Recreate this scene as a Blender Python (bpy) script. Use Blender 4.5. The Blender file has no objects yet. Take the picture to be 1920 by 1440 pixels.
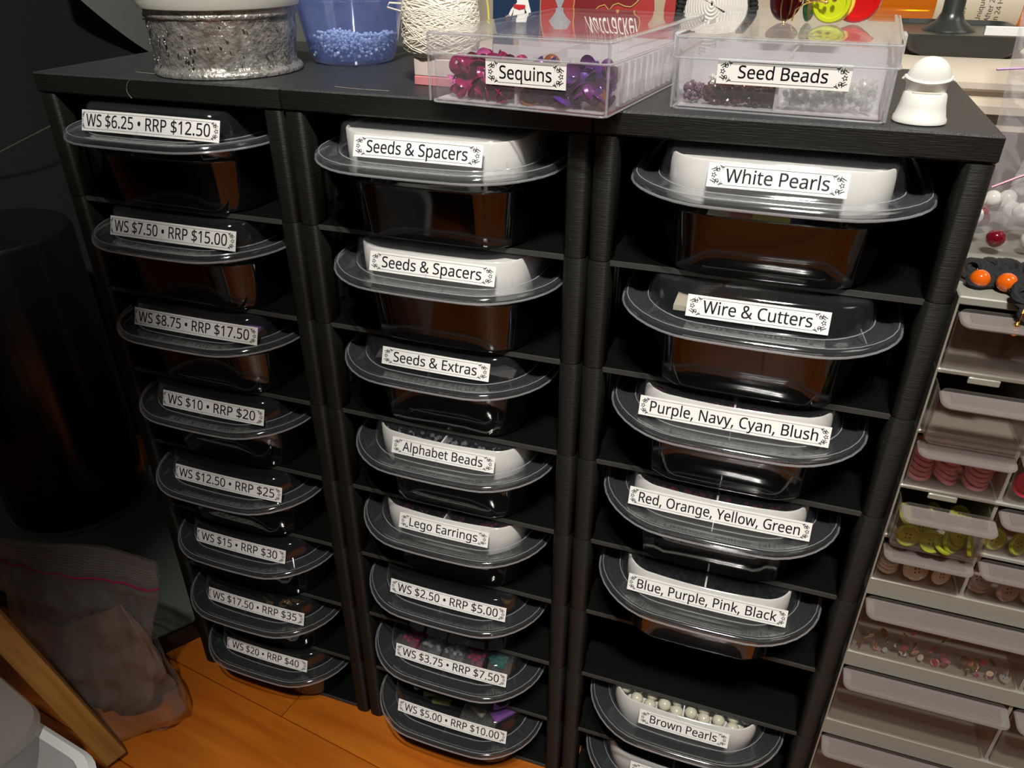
import bpy, math, random
from mathutils import Vector, Matrix, noise
random.seed(7)
PI = math.pi
sc = bpy.context.scene
COL = sc.collection
# ------------------------------------------------------------------ camera, world, lights, exposure
TOP = 0.4911          # height of the rack tops above the floor
W, T, TH, D = 0.1645, 0.0111, 0.06, 0.177   # rack width, top slab, tier pitch, depth
cam_d = bpy.data.cameras.new('camera'); cam = bpy.data.objects.new('camera', cam_d); COL.objects.link(cam)
yaw, pitch, roll = -0.3375, -0.5285, 0.0002
yaw = -yaw * -1
F = Vector((-0.2859, 0.8148, -0.5043)).normalized()
R = Vector((0.9436, 0.3312, 0.0001)); R = (R - F * R.dot(F)).normalized(); U = R.cross(F)
m = Matrix((R, U, -F)).transposed().to_4x4(); m.translation = Vector((0.4133, -0.35, 0.0668 + TOP))
cam.matrix_world = m
cam_d.sensor_width = 36; cam_d.lens = 1438.9 / 1920 * 36; cam_d.clip_start = 0.01
sc.camera = cam
world = bpy.data.worlds.new('world'); sc.world = world; world.use_nodes = True
world.node_tree.nodes['Background'].inputs[0].default_value = (1, .96, .9, 1)
world.node_tree.nodes['Background'].inputs[1].default_value = 0.035
for i, lx in enumerate((0.43, 0.48, 0.53)):
    ld = bpy.data.lights.new('ceiling_bulb', 'POINT'); ld.energy = 25; ld.color = (1, .965, .89); ld.shadow_soft_size = .018
    lo = bpy.data.objects.new('ceiling_bulb', ld); COL.objects.link(lo); lo.location = (lx, -0.56 - .02 * i, 1.32)
ld = bpy.data.lights.new('room_lamp', 'AREA'); ld.energy = 4.0; ld.color = (1, .95, .86); ld.size = .6
lo = bpy.data.objects.new('room_lamp', ld); COL.objects.link(lo); lo.location = (1.5, .1, 1.7)
lo.rotation_euler = (Vector((.5, .2, .45)) - lo.location).to_track_quat('-Z', 'Y').to_euler()
vs = sc.view_settings; vs.view_transform = 'Standard'; vs.look = 'None'; vs.gamma = 1; vs.use_curve_mapping = False; vs.exposure = 0.0
sc.cycles.transparent_max_bounces = 40; sc.cycles.max_bounces = 10

# ------------------------------------------------------------------ materials
def N(nt, t, **kw):
    n = nt.nodes.new(t)
    for k, v in kw.items(): setattr(n, k, v)
    return n
def mat(name, col, rough=.5, metal=0, spec=.5, bump=None, vary=None, coat=0, sss=0, alpha=None):
    M = bpy.data.materials.new(name); M.use_nodes = True; nt = M.node_tree; b = nt.nodes['Principled BSDF']
    b.inputs['Base Color'].default_value = (*col, 1); b.inputs['Roughness'].default_value = rough
    b.inputs['Metallic'].default_value = metal; b.inputs['Specular IOR Level'].default_value = spec
    b.inputs['Coat Weight'].default_value = coat
    if sss: b.inputs['Subsurface Weight'].default_value = sss; b.inputs['Subsurface Radius'].default_value = (.004, .003, .002)
    tc = N(nt, 'ShaderNodeTexCoord')
    if vary:     # (scale, colour2, stretch)
        mp = N(nt, 'ShaderNodeMapping'); mp.inputs['Scale'].default_value = vary[2]
        no = N(nt, 'ShaderNodeTexNoise'); no.inputs['Scale'].default_value = vary[0]; no.inputs['Detail'].default_value = 5
        r = N(nt, 'ShaderNodeValToRGB'); r.color_ramp.elements[0].position = .35; r.color_ramp.elements[1].position = .68
        r.color_ramp.elements[0].color = (*col, 1); r.color_ramp.elements[1].color = (*vary[1], 1)
        nt.links.new(tc.outputs['Object'], mp.inputs[0]); nt.links.new(mp.outputs[0], no.inputs['Vector'])
        nt.links.new(no.outputs[0], r.inputs[0]); nt.links.new(r.outputs[0], b.inputs['Base Color'])
    if bump:     # (scale, strength, stretch)
        mp = N(nt, 'ShaderNodeMapping'); mp.inputs['Scale'].default_value = bump[2]
        no = N(nt, 'ShaderNodeTexNoise'); no.inputs['Scale'].default_value = bump[0]; no.inputs['Detail'].default_value = 4
        bu = N(nt, 'ShaderNodeBump'); bu.inputs['Strength'].default_value = bump[1]; bu.inputs['Distance'].default_value = .001
        nt.links.new(tc.outputs['Object'], mp.inputs[0]); nt.links.new(mp.outputs[0], no.inputs['Vector'])
        nt.links.new(no.outputs[0], bu.inputs['Height']); nt.links.new(bu.outputs[0], b.inputs['Normal'])
    return M
def clear(name, tint, milk, milkcol, rough=.06, ior=1.5, bump=None, gl=1.0):
    """thin see-through plastic: transparent + milky diffuse + fresnel gloss"""
    M = bpy.data.materials.new(name); M.use_nodes = True; nt = M.node_tree; nt.nodes.clear()
    o = N(nt, 'ShaderNodeOutputMaterial'); tr = N(nt, 'ShaderNodeBsdfTransparent'); tr.inputs[0].default_value = (*tint, 1)
    df = N(nt, 'ShaderNodeBsdfDiffuse'); df.inputs[0].default_value = (*milkcol, 1)
    tl = N(nt, 'ShaderNodeBsdfTranslucent'); tl.inputs[0].default_value = (*milkcol, 1)
    md = N(nt, 'ShaderNodeMixShader'); md.inputs[0].default_value = .4
    nt.links.new(df.outputs[0], md.inputs[1]); nt.links.new(tl.outputs[0], md.inputs[2])
    m1 = N(nt, 'ShaderNodeMixShader')
    lw = N(nt, 'ShaderNodeLayerWeight'); lw.inputs['Blend'].default_value = .5      # a slanting look passes through more plastic
    pw = N(nt, 'ShaderNodeMath', operation='POWER'); pw.inputs[1].default_value = 4.0
    mm_ = N(nt, 'ShaderNodeMath', operation='MULTIPLY_ADD'); mm_.inputs[1].default_value = min(.5, milk * 4); mm_.inputs[2].default_value = milk; mm_.use_clamp = True
    nt.links.new(lw.outputs['Facing'], pw.inputs[0]); nt.links.new(pw.outputs[0], mm_.inputs[0]); nt.links.new(mm_.outputs[0], m1.inputs[0])
    nt.links.new(tr.outputs[0], m1.inputs[1]); nt.links.new(md.outputs[0], m1.inputs[2])
    g = N(nt, 'ShaderNodeBsdfGlossy'); g.inputs['Roughness'].default_value = rough; g.inputs[0].default_value = (gl, gl, gl, 1)
    fr = N(nt, 'ShaderNodeFresnel')
    ge = N(nt, 'ShaderNodeNewGeometry'); mr = N(nt, 'ShaderNodeMapRange'); mr.inputs['To Min'].default_value = ior; mr.inputs['To Max'].default_value = 1 / ior
    nt.links.new(ge.outputs['Backfacing'], mr.inputs['Value']); nt.links.new(mr.outputs[0], fr.inputs['IOR'])   # a thin sheet reflects alike from both sides
    m2 = N(nt, 'ShaderNodeMixShader'); nt.links.new(fr.outputs[0], m2.inputs[0])
    nt.links.new(m1.outputs[0], m2.inputs[1]); nt.links.new(g.outputs[0], m2.inputs[2]); nt.links.new(m2.outputs[0], o.inputs[0])
    if bump:
        tc = N(nt, 'ShaderNodeTexCoord'); mp = N(nt, 'ShaderNodeMapping'); mp.inputs['Scale'].default_value = bump[2]
        no = N(nt, 'ShaderNodeTexNoise'); no.inputs['Scale'].default_value = bump[0]; no.inputs['Detail'].default_value = 5
        bu = N(nt, 'ShaderNodeBump'); bu.inputs['Strength'].default_value = bump[1]; bu.inputs['Distance'].default_value = .001
        nt.links.new(tc.outputs['Object'], mp.inputs[0]); nt.links.new(mp.outputs[0], no.inputs['Vector'])
        nt.links.new(no.outputs[0], bu.inputs['Height'])
        for q in (g, df, fr): nt.links.new(bu.outputs[0], q.inputs['Normal'])
    return M
S1 = (1, 1, 1)
MT = dict(
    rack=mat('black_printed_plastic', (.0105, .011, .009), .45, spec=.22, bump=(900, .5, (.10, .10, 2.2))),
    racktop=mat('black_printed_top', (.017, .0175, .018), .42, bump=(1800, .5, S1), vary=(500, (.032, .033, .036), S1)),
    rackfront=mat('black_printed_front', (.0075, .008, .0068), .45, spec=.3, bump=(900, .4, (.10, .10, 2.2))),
    shelf=mat('black_shelf_plastic', (.0028, .0028, .0027), .5, spec=.2), edge=mat('lit_layered_edge', (.040, .042, .038), .6, spec=.3),
    tub=mat('gloss_black_plastic', (.004, .004, .004), .05, spec=.6),
    lid=clear('clear_lid_plastic', (.985, .985, .99), .012, (.62, .68, .74), .06),
    flange=clear('milky_lid_rim', (.975, .98, .985), .026, (.66, .70, .74), .08),
    rim=clear('rim_bead_plastic', (.9, .92, .93), .30, (.70, .73, .76), .12),
    tray=mat('white_tray_plastic', (.72, .70, .66), .35, sss=0),
    label=mat('white_label_tape', (.84, .83, .8), .35),
    ink=mat('black_label_ink', (.012, .01, .018), .5),
    bead_maroon=mat('maroon_bead', (.06, .004, .012), .18), bead_black=mat('black_bead', (.008, .008, .01), .15),
    bead_grey=mat('grey_bead', (.12, .13, .13), .25), bead_brown=mat('brown_seed_bead', (.075, .018, .014), .2),
    bead_mauve=mat('mauve_seed_bead', (.16, .09, .13), .3), bead_plum=mat('plum_bead', (.07, .012, .03), .2),
    bead_clear=clear('clear_bead_glass', (.97, .975, .97), .25, (.9, .91, .9), .03, 1.6),
    pearl=mat('pearl_bead', (.66, .62, .47), .22, coat=.6), pearl_white=mat('white_pearl_bead', (.82, .8, .74), .22, coat=.6),
    red_bead=mat('dark_red_bead', (.17, .004, .012), .12),
    box=clear('clear_box_plastic', (.99, .985, .99), .055, (.9, .87, .92), .03),
    boxlid=clear('clear_box_lid', (.985, .98, .985), .022, (.9, .87, .92), .012, 1.8),
    boxin=clear('cloudy_divider_plastic', (.95, .95, .96), .50, (.9, .88, .9), .15),
    seq_mag=mat('magenta_sequin', (.36, .006, .11), .14, metal=.35), seq_pink=mat('pink_sequin', (.7, .15, .45), .3, metal=.2),
    seq_pur=mat('purple_sequin', (.13, .02, .16), .22, metal=.35), seq_vio=mat('violet_sequin', (.10, .03, .24), .22, metal=.3),
    seq_gold=mat('gold_sequin', (.35, .12, .03), .25, metal=.5),
    white_pl=mat('white_plastic', (.66, .65, .61), .3, sss=.1), grey_frame=mat('grey_cabinet_plastic', (.24, .235, .20), .35),
    drawer=clear('clear_drawer_plastic', (.96, .95, .94), .09, (.42, .38, .35), .12, 1.22),
    lip=clear('frosted_drawer_lip', (.84, .82, .81), .42, (.46, .42, .405), .25, 1.4),
    pink=mat('pink_button', (.75, .26, .32), .35), lime=mat('lime_button', (.27, .31, .02), .35), cream=mat('cream_button', (.62, .57, .48), .3),
    taupe=mat('taupe_button', (.30, .235, .20), .35), crimson=mat('crimson_button', (.5, .01, .05), .2), hole=mat('button_hole', (.03, .02, .015), .6),
    amber=clear('amber_bottle_plastic', (.95, .48, .05), .35, (.75, .28, .02), .06), 
    navy=mat('navy_card', (.012, .03, .075), .35), red=mat('red_card', (.33, .03, .028), .35), gold=mat('gold_print', (.6, .36, .12), .3, metal=.3),
    maroonp=mat('maroon_print', (.16, .01, .012), .4), silver=mat('silver_print', (.45, .47, .52), .3, metal=.4),
    cardwhite=mat('white_print', (.8, .78, .74), .5), redbelt=mat('red_belt_print', (.5, .02, .02), .5), tan=mat('tan_print', (.36, .27, .19), .6),
    yarn=mat('cream_cotton_yarn', (.80, .74, .63), .8, bump=(2500, .6, (1, 1, .2))), yarn_y=mat('yellow_yarn', (.6, .55, .12), .8),
    holder_w=mat('pale_holder_plastic', (.62, .52, .47), .4), holder_p=mat('pink_holder_plastic', (.62, .22, .24), .4), lilac=mat('lilac_core', (.42, .36, .45), .5),
    glit=mat('silver_glitter_plastic', (.20, .20, .18), .22, metal=.55, bump=(520, 1.0, (1, 1, 1)), vary=(240, (.42, .41, .38), S1)),
    frost=clear('frosted_jar_lid', (.8, .82, .78), .85, (.66, .67, .62), .3),
    bluecup=clear('blue_tinted_cup', (.86, .90, .98), .13, (.38, .48, .95), .05),
    bluebead=mat('pale_blue_bead', (.62, .74, .97), .18, vary=(300, (.88, .92, .98), S1), coat=.5),
    cork=mat('tan_cork', (.30, .19, .12), .8, vary=(120, (.16, .10, .06), S1)),
    knit=mat('white_crochet', (.68, .65, .6), .85), knitblack=mat('black_crochet', (.005, .005, .0055), .85),
    table=mat('cream_table_laminate', (.60, .52, .42), .4), wall=mat('cream_wall_paint', (.70, .62, .49), .7, vary=(6, (.66, .58, .46), S1)),
    darkgrey=mat('dark_grey_plastic', (.03, .033, .03), .3), brass=mat('brass_wire', (.85, .55, .18), .2, metal=1), chrome=mat('steel_metal', (.6, .6, .58), .2, metal=1),
    olive=mat('lime_glass_button', (.42, .48, .01), .1, coat=.6), red_btn=mat('red_glass_button', (.45, .006, .006), .1, coat=.6), dark_btn=mat('dark_red_button', (.035, .002, .004), .1, coat=.6),
    green_btn=mat('green_button', (.004, .09, .02), .15), yellow_btn=mat('yellow_button', (.7, .48, .06), .2),
    bag=clear('ziplock_film', (.955, .95, .955), .09, (.8, .76, .78), .10, 1.5, bump=(45, 1.0, (1, 1, 1))),
    bagmilk=clear('cloudy_ziplock_film', (.91, .90, .89), .16, (.60, .56, .52), .14, 1.45, bump=(45, .9, (1, 1, 1))),
    bagzip=mat('magenta_zip', (.28, .012, .06), .4), bagzip2=mat('violet_zip', (.10, .06, .22), .4), bagzip3=mat('lilac_zip', (.5, .3, .55), .4),
    tissue=mat('brown_tissue', (.11, .06, .04), .6, vary=(40, (.21, .12, .08), (1.6, 1, .35)), bump=(70, 1.0, (1.6, 1, .35))),
    cloth=mat('black_cloth', (.0045, .0045, .004), .8, bump=(60, .4, S1)), greycloth=mat('grey_cloth', (.085, .09, .082), .75),
    bin=mat('black_enamel', (.004, .004, .004), .22), slab=mat('grey_speckled_slab', (.11, .125, .11), .5, vary=(700, (.16, .175, .155), S1)),
    white_tub=mat('white_storage_plastic', (.85, .85, .83), .4), frosttub=clear('frosted_tub_plastic', (.85, .83, .82), .72, (.52, .47, .44), .25),
    film=clear('clear_film', (.95, .95, .95), .06, (.8, .8, .8), .05, 1.5, bump=(120, .8, S1)),
    teal=mat('teal_bead', (.01, .12, .11), .2), magp=mat('magenta_packet', (.42, .015, .09), .35), limep=mat('lime_packet', (.36, .36, .08), .35),
    violetp=mat('violet_packet', (.2, .07, .3), .35), creamp=mat('cream_packet', (.5, .44, .34), .5), bronze=mat('bronze_glitter', (.28, .17, .07), .25, metal=.7, bump=(500, 1, S1)),
    orangeb=mat('orange_bead', (.62, .10, .004), .12, coat=.8), steelwire=mat('silver_wire', (.55, .55, .52), .25, metal=1), hair=mat('pale_hair', (.35, .30, .22), .6),
    yellowp=mat('yellow_packet', (.55, .48, .14), .5), salmonp=mat('salmon_packet', (.5, .16, .12), .5),
)
# wood materials
def wood(name, c1, c2, scale=6, rough=.35, axis=(1, 14, 14)):
    M = bpy.data.materials.new(name); M.use_nodes = True; nt = M.node_tree; b = nt.nodes['Principled BSDF']; b.inputs['Roughness'].default_value = rough
    tc = N(nt, 'ShaderNodeTexCoord'); mp = N(nt, 'ShaderNodeMapping'); mp.inputs['Scale'].default_value = axis
    n1 = N(nt, 'ShaderNodeTexNoise'); n1.inputs['Scale'].default_value = scale; n1.inputs['Detail'].default_value = 8; n1.inputs['Distortion'].default_value = .6
    r = N(nt, 'ShaderNodeValToRGB'); r.color_ramp.elements[0].position = .3; r.color_ramp.elements[1].position = .72
    r.color_ramp.elements[0].color = (*c1, 1); r.color_ramp.elements[1].color = (*c2, 1)
    oi = N(nt, 'ShaderNodeObjectInfo'); ad = N(nt, 'ShaderNodeVectorMath', operation='ADD')
    ml = N(nt, 'ShaderNodeMath', operation='MULTIPLY'); ml.inputs[1].default_value = 13.0
    nt.links.new(oi.outputs['Random'], ml.inputs[0]); nt.links.new(tc.outputs['Object'], ad.inputs[0]); nt.links.new(ml.outputs[0], ad.inputs[1])
    nt.links.new(ad.outputs[0], mp.inputs[0]); nt.links.new(mp.outputs[0], n1.inputs['Vector']); nt.links.new(n1.outputs[0], r.inputs[0]); nt.links.new(r.outputs[0], b.inputs['Base Color'])
    return M
MT['floor'] = wood('orange_timber_floor', (.34, .075, .005), (.50, .145, .012), 5, .32)
MT['stick'] = wood('pine_wood', (.26, .12, .022), (.42, .23, .06), 9, .55, (18, 18, 1))
_rb = MT['rack'].node_tree; _tg = N(_rb, 'ShaderNodeTangent', direction_type='RADIAL', axis='Z')
_p = _rb.nodes['Principled BSDF']; _p.inputs['Anisotropic'].default_value = .85; _p.inputs['Anisotropic Rotation'].default_value = .25; _rb.links.new(_tg.outputs[0], _p.inputs['Tangent'])
_gl = MT['glit'].node_tree; _gb = _gl.nodes['Principled BSDF']
_vo = N(_gl, 'ShaderNodeTexVoronoi'); _vo.inputs['Scale'].default_value = 650
_tc = N(_gl, 'ShaderNodeTexCoord'); _gl.links.new(_tc.outputs['Object'], _vo.inputs['Vector'])

# ------------------------------------------------------------------ mesh builder
def rot(v, rz): c, s = math.cos(rz), math.sin(rz); return (v[0] * c - v[1] * s, v[0] * s + v[1] * c, v[2])
class MB:
    def __init__(s): s.v = []; s.f = []; s.m = []; s.mi = 0
    def add(s, vs, fs, M=None):
        b = len(s.v)
        s.v += [tuple(M @ Vector(p)) for p in vs] if M is not None else [tuple(p) for p in vs]
        s.f += [tuple(i + b for i in f) for f in fs]; s.m += [s.mi] * len(fs); return s
    def box(s, x0, x1, y0, y1, z0, z1, c=0, M=None):
        if c <= 0:
            vs = [(x, y, z) for z in (z0, z1) for y in (y0, y1) for x in (x0, x1)]
            return s.add(vs, [(0, 2, 3, 1), (4, 5, 7, 6), (0, 1, 5, 4), (2, 6, 7, 3), (0, 4, 6, 2), (1, 3, 7, 5)], M)
        # chamfered: loft of 4 rounded sections
        hx, hy, cx, cy = (x1 - x0) / 2, (y1 - y0) / 2, (x0 + x1) / 2, (y0 + y1) / 2
        secs = [(hx - c, hy - c, c * .2, z0), (hx, hy, c, z0 + c), (hx, hy, c, z1 - c), (hx - c, hy - c, c * .2, z1)]
        return s.loft([[(cx + p[0], cy + p[1], z) for p in rrect(a, b, max(r, 1e-5), 0, 2)] for a, b, r, z in secs], M=M)
    def loft(s, rings, cap0=True, cap1=True, closed=True, M=None):
        n = len(rings[0]); vs = [p for r in rings for p in r]; fs = []
        for i in range(len(rings) - 1):
            for j in range(n if closed else n - 1):
                k = (j + 1) % n; fs.append((i * n + j, i * n + k, (i + 1) * n + k, (i + 1) * n + j))
        if cap0: fs.append(tuple(reversed(range(n))))
        if cap1: fs.append(tuple((len(rings) - 1) * n + j for j in range(n)))
        return s.add(vs, fs, M)
    def lathe(s, prof, n=32, M=None, cap0=True, cap1=True):
        return s.loft([[(r * math.cos(2 * PI * j / n), r * math.sin(2 * PI * j / n), z) for j in range(n)] for r, z in prof], cap0, cap1, M=M)
    def tube(s, pts, r, n=6, M=None, closed=False):
        pts = [Vector(p) for p in pts]; rings = []; up = Vector((0, 0, 1))
        for i, p in enumerate(pts):
            a = pts[i - 1] if i > 0 else (pts[-1] if closed else p); b = pts[(i + 1) % len(pts)] if (i < len(pts) - 1 or closed) else p
            t = (b - a).normalized() if (b - a).length > 0 else Vector((0, 0, 1))
            x = t.cross(up) if abs(t.dot(up)) < .95 else t.cross(Vector((1, 0, 0))); x.normalize(); y = t.cross(x)
            rr = r[i] if isinstance(r, (list, tuple)) else r
            rings.append([tuple(p + x * rr * math.cos(2 * PI * j / n) + y * rr * math.sin(2 * PI * j / n)) for j in range(n)])
        if closed: rings.append(rings[0]); return s.loft(rings, False, False, M=M)
        return s.loft(rings, M=M)
    def sph(s, c, r, seg=10, ring=6, M=None, sc3=(1, 1, 1)):
        rings = [[(c[0] + r * sc3[0] * math.sin(PI * i / ring) * math.cos(2 * PI * j / seg), c[1] + r * sc3[1] * math.sin(PI * i / ring) * math.sin(2 * PI * j / seg), c[2] - r * sc3[2] * math.cos(PI * i / ring)) for j in range(seg)] for i in range(1, ring)]
        n = len(s.v); s.loft(rings, False, False, M=M)
        b = len(s.v); T_ = (lambda p: tuple(M @ Vector(p))) if M is not None else tuple
        s.v += [T_((c[0], c[1], c[2] - r * sc3[2])), T_((c[0], c[1], c[2] + r * sc3[2]))]; L = n + (ring - 2) * seg
        for j in range(seg):
            k = (j + 1) % seg; s.f += [(b, n + k, n + j), (b + 1, L + j, L + k)]; s.m += [s.mi] * 2
        return s
    def ico(s, c, r, M=None, q=None):
        t = 1.618; k = r / 1.902
        V = [(-1, t, 0), (1, t, 0), (-1, -t, 0), (1, -t, 0), (0, -1, t), (0, 1, t), (0, -1, -t), (0, 1, -t), (t, 0, -1), (t, 0, 1), (-t, 0, -1), (-t, 0, 1)]
        Fc = [(0, 11, 5), (0, 5, 1), (0, 1, 7), (0, 7, 10), (0, 10, 11), (1, 5, 9), (5, 11, 4), (11, 10, 2), (10, 7, 6), (7, 1, 8), (3, 9, 4), (3, 4, 2), (3, 2, 6), (3, 6, 8), (3, 8, 9), (4, 9, 5), (2, 4, 11), (6, 2, 10), (8, 6, 7), (9, 8, 1)]
        return s.add([(c[0] + x * k, c[1] + y * k, c[2] + z * k) for x, y, z in V], Fc, M)
    def mesh(s, name, mats, smooth=True, ang=40):
        me = bpy.data.meshes.new(name); me.from_pydata(s.v, [], s.f)
        for q in (mats if isinstance(mats, (list, tuple)) else [mats]): me.materials.append(MT[q] if isinstance(q, str) else q)
        if len(me.materials) > 1: me.polygons.foreach_set('material_index', s.m)
        if smooth:
            me.polygons.foreach_set('use_smooth', [True] * len(me.polygons)); me.update()
            me.set_sharp_from_angle(angle=math.radians(ang))
        me.update(); return me
    def obj(s, name, mats, parent=None, smooth=True, ang=40, loc=None, rot=None):
        return link(name, s.mesh(name, mats, smooth, ang), parent, loc, rot)
def link(name, me, parent=None, loc=None, rot=None):
    o = bpy.data.objects.new(name, me); COL.objects.link(o)
    if parent is not None: o.parent = parent
    if loc is not None: o.location = loc
    if rot is not None: o.rotation_euler = rot
    return o
def tag(o, label, cat, group=None, kind=None):
    o['label'] = label; o['category'] = cat
    if group: o['group'] = group
    if kind: o['kind'] = kind
    return o
def thing(name, label, cat, loc=(0, 0, 0), rz=0, group=None, rot=None):
    o = bpy.data.objects.new(name, None); COL.objects.link(o); o.location = loc; o.rotation_euler = rot or (0, 0, rz); o.empty_display_size = .01
    return tag(o, label, cat, group)
def rrect(hx, hy, r, bow=0, n=8):
    P = []; ns = 6
    r = min(r, hx * .999, hy * .999)
    for cx, cy, a0 in ((hx - r, hy - r, 0), (-hx + r, hy - r, 90), (-hx + r, -hy + r, 180), (hx - r, -hy + r, 270)):
        arc = [(cx + r * math.cos(math.radians(a0 + 90 * i / n)), cy + r * math.sin(math.radians(a0 + 90 * i / n))) for i in range(n + 1)]
        P += arc
        e = {0: (-hx + r, hy), 90: (-hx, -hy + r), 180: (hx - r, -hy), 270: (hx, hy - r)}[a0]
        a = arc[-1]
        P += [(a[0] + (e[0] - a[0]) * k / ns, a[1] + (e[1] - a[1]) * k / ns) for k in range(1, ns)]
    if bow:
        P = [(x - bow * (1 if x > 0 else -1) * (y / hy) ** 2 * abs(x) / hx, y - bow * (1 if y > 0 else -1) * (x / hx) ** 2 * abs(y) / hy) for x, y in P]
    return P
def sec(hx, hy, r, z, bow=.0042, n=8): return [(x, y, z) for x, y in rrect(hx, hy, r, bow, n)]

# ------------------------------------------------------------------ text
_tc_cache = {}
try:      # the plain sans face that ships with Blender; its built-in default face otherwise
    import os
    FONT = bpy.data.fonts.load(os.path.join(bpy.utils.resource_path('LOCAL'), 'datafiles', 'fonts', 'NotoSansHebrew-Regular.woff2'))
except Exception: FONT = None
def text_geo(s):
    """triangles of a line of text, normalised: x 0..w, cap height 1, baseline 0"""
    if s in _tc_cache: return _tc_cache[s]
    cu = bpy.data.curves.new('t', 'FONT'); cu.body = s
    if FONT: cu.font = FONT
    cu.size = 1; cu.resolution_u = 3
    ob = bpy.data.objects.new('t', cu); COL.objects.link(ob); bpy.context.view_layer.update()
    me = bpy.data.meshes.new_from_object(ob)
    V = [tuple(v.co) for v in me.vertices]; Fs = [tuple(p.vertices) for p in me.polygons]
    bpy.data.objects.remove(ob); bpy.data.curves.remove(cu); bpy.data.meshes.remove(me)
    x0 = min(v[0] for v in V); x1 = max(v[0] for v in V)
    if 'cap' not in _tc_cache:
        _tc_cache['cap'] = 1; text_geo('H'); 
    if s == 'H': _tc_cache['cap'] = max(v[1] for v in V)
    cap = _tc_cache['cap']
    V = [((v[0] - x0) / (x1 - x0), v[1] / cap) for v in V]
    _tc_cache[s] = (V, Fs, (x1 - x0) / cap); return _tc_cache[s]
def ribbon(pts, w):
    vs, fs = [], []
    for i, p in enumerate(pts):
        a = pts[max(i - 1, 0)]; b = pts[min(i + 1, len(pts) - 1)]; dx, dy = b[0] - a[0], b[1] - a[1]; L = math.hypot(dx, dy) or 1
        vs += [(p[0] - dy / L * w / 2, p[1] + dx / L * w / 2), (p[0] + dy / L * w / 2, p[1] - dx / L * w / 2)]
        if i: fs.append((2 * i - 2, 2 * i - 1, 2 * i + 1, 2 * i))
    return vs, fs
def ornament(ow, h):
    """vine flourish at the left end, local x 0..ow, y -h/2..h/2"""
    out = []
    def ring(cx, cy, r, w): out.append(ribbon([(cx + r * math.cos(2 * PI * i / 9), cy + r * math.sin(2 * PI * i / 9)) for i in range(10)], w))
    k = h / .01; t = .00028 * k
    ring(ow * .34, 0, .00062 * k, t)
    for q in range(5):
        a = 2 * PI * q / 5; out.append(ribbon([(ow * .34 + .0006 * k * math.cos(a), .0006 * k * math.sin(a)), (ow * .34 + .0012 * k * math.cos(a), .0012 * k * math.sin(a))], t * 1.3))
    for sg in (1, -1):
        ring(ow * .62, sg * .0021 * k, .0005 * k, t); ring(ow * .86, sg * .0034 * k, .00032 * k, t)
        for (a, b) in (((.25, .0014), (.5, .0024)), ((.3, .0030), (.62, .0026)), ((.45, .0037), (.5, .0016)), ((.62, .0034), (.74, .0024)), ((.7, .0040), (1.05, .0033)), ((.1, .0022), (.36, .0027))):
            out.append(ribbon([(ow * a[0], sg * a[1] * k), (ow * b[0], sg * b[1] * k)], t * 1.25))
    return out
def flat_label(parent, w, h, text, ow, capf=.5, M=None, k=0.0, trunc=False, name='label_sticker', thick=.00018):
    """sticker in local XZ, facing -Y, centred at origin; bends back by k*x^2; M places it in the parent's frame"""
    def put(x, z, d): return (x, k * x * x - d, z)
    n = 14; b = MB(); vs = []
    for i in range(n + 1):
        x = -w / 2 + w * i / n
        vs += [put(x, -h / 2, 0), put(x, h / 2, 0), put(x, h / 2, thick), put(x, -h / 2, thick)]
    fs = []
    for i in range(n):
        a, c = 4 * i, 4 * i + 4
        for q in range(4): fs.append((a + q, a + (q + 1) % 4, c + (q + 1) % 4, c + q))
    fs += [(0, 3, 2, 1), (4 * n, 4 * n + 1, 4 * n + 2, 4 * n + 3)]
    b.add(vs, fs, M); st = b.obj(name, 'label', parent, smooth=False)
    d2 = thick + .00005
    if text:
        V, Fs, asp = text_geo(text); x0, x1 = -w / 2 + ow + .0016, w / 2 - ow - .0016
        if trunc: x0 = -w / 2 + .0034
        cap = h * capf; tw = x1 - x0
        if tw > cap * asp * .96: tw2 = cap * asp * .96; x0 += (tw - tw2) / 2; tw = tw2
        tb = MB(); e_ = cap * .022
        for ex, ez in ((0, 0), (e_, 0), (0, e_), (e_, e_)): tb.add([put(x0 + v[0] * tw + ex, -cap * .48 + v[1] * cap + ez, d2) for v in V], Fs, M)
        tb.obj('lettering', 'ink', st, smooth=False)
    ob = MB(); parts = []
    for V2, F2 in ornament(ow, h):
        if not trunc: parts.append(([(-w / 2 + .0006 + x, y) for x, y in V2], F2))
        else: parts.append(([(-w / 2 - .0002 + min(1, 1) * x * .6, y) for x, y in V2 if 1], F2))
        parts.append(([(w / 2 - .0006 - x, y) for x, y in V2], F2))
    xa = -w / 2 + ow * (1.15 if not trunc else .6); xb = w / 2 - ow * 1.15
    for sg in (1, -1):
        y = sg * h * .385
        seg = [(xa + (xb - xa) * i / 12, y) for i in range(13)]
        parts.append(ribbon([(xa - .0008, y * .55), (xa - .0005, y * .85)] + seg + [(xb + .0005, y * .85), (xb + .0008, y * .55)], .00017))
    for V2, F2 in parts: ob.add([put(max(-w / 2 + .0002, x), y, d2) for x, y in V2], F2, M)
    ob.obj('border_pattern', 'ink', st, smooth=False)
    return st

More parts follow.
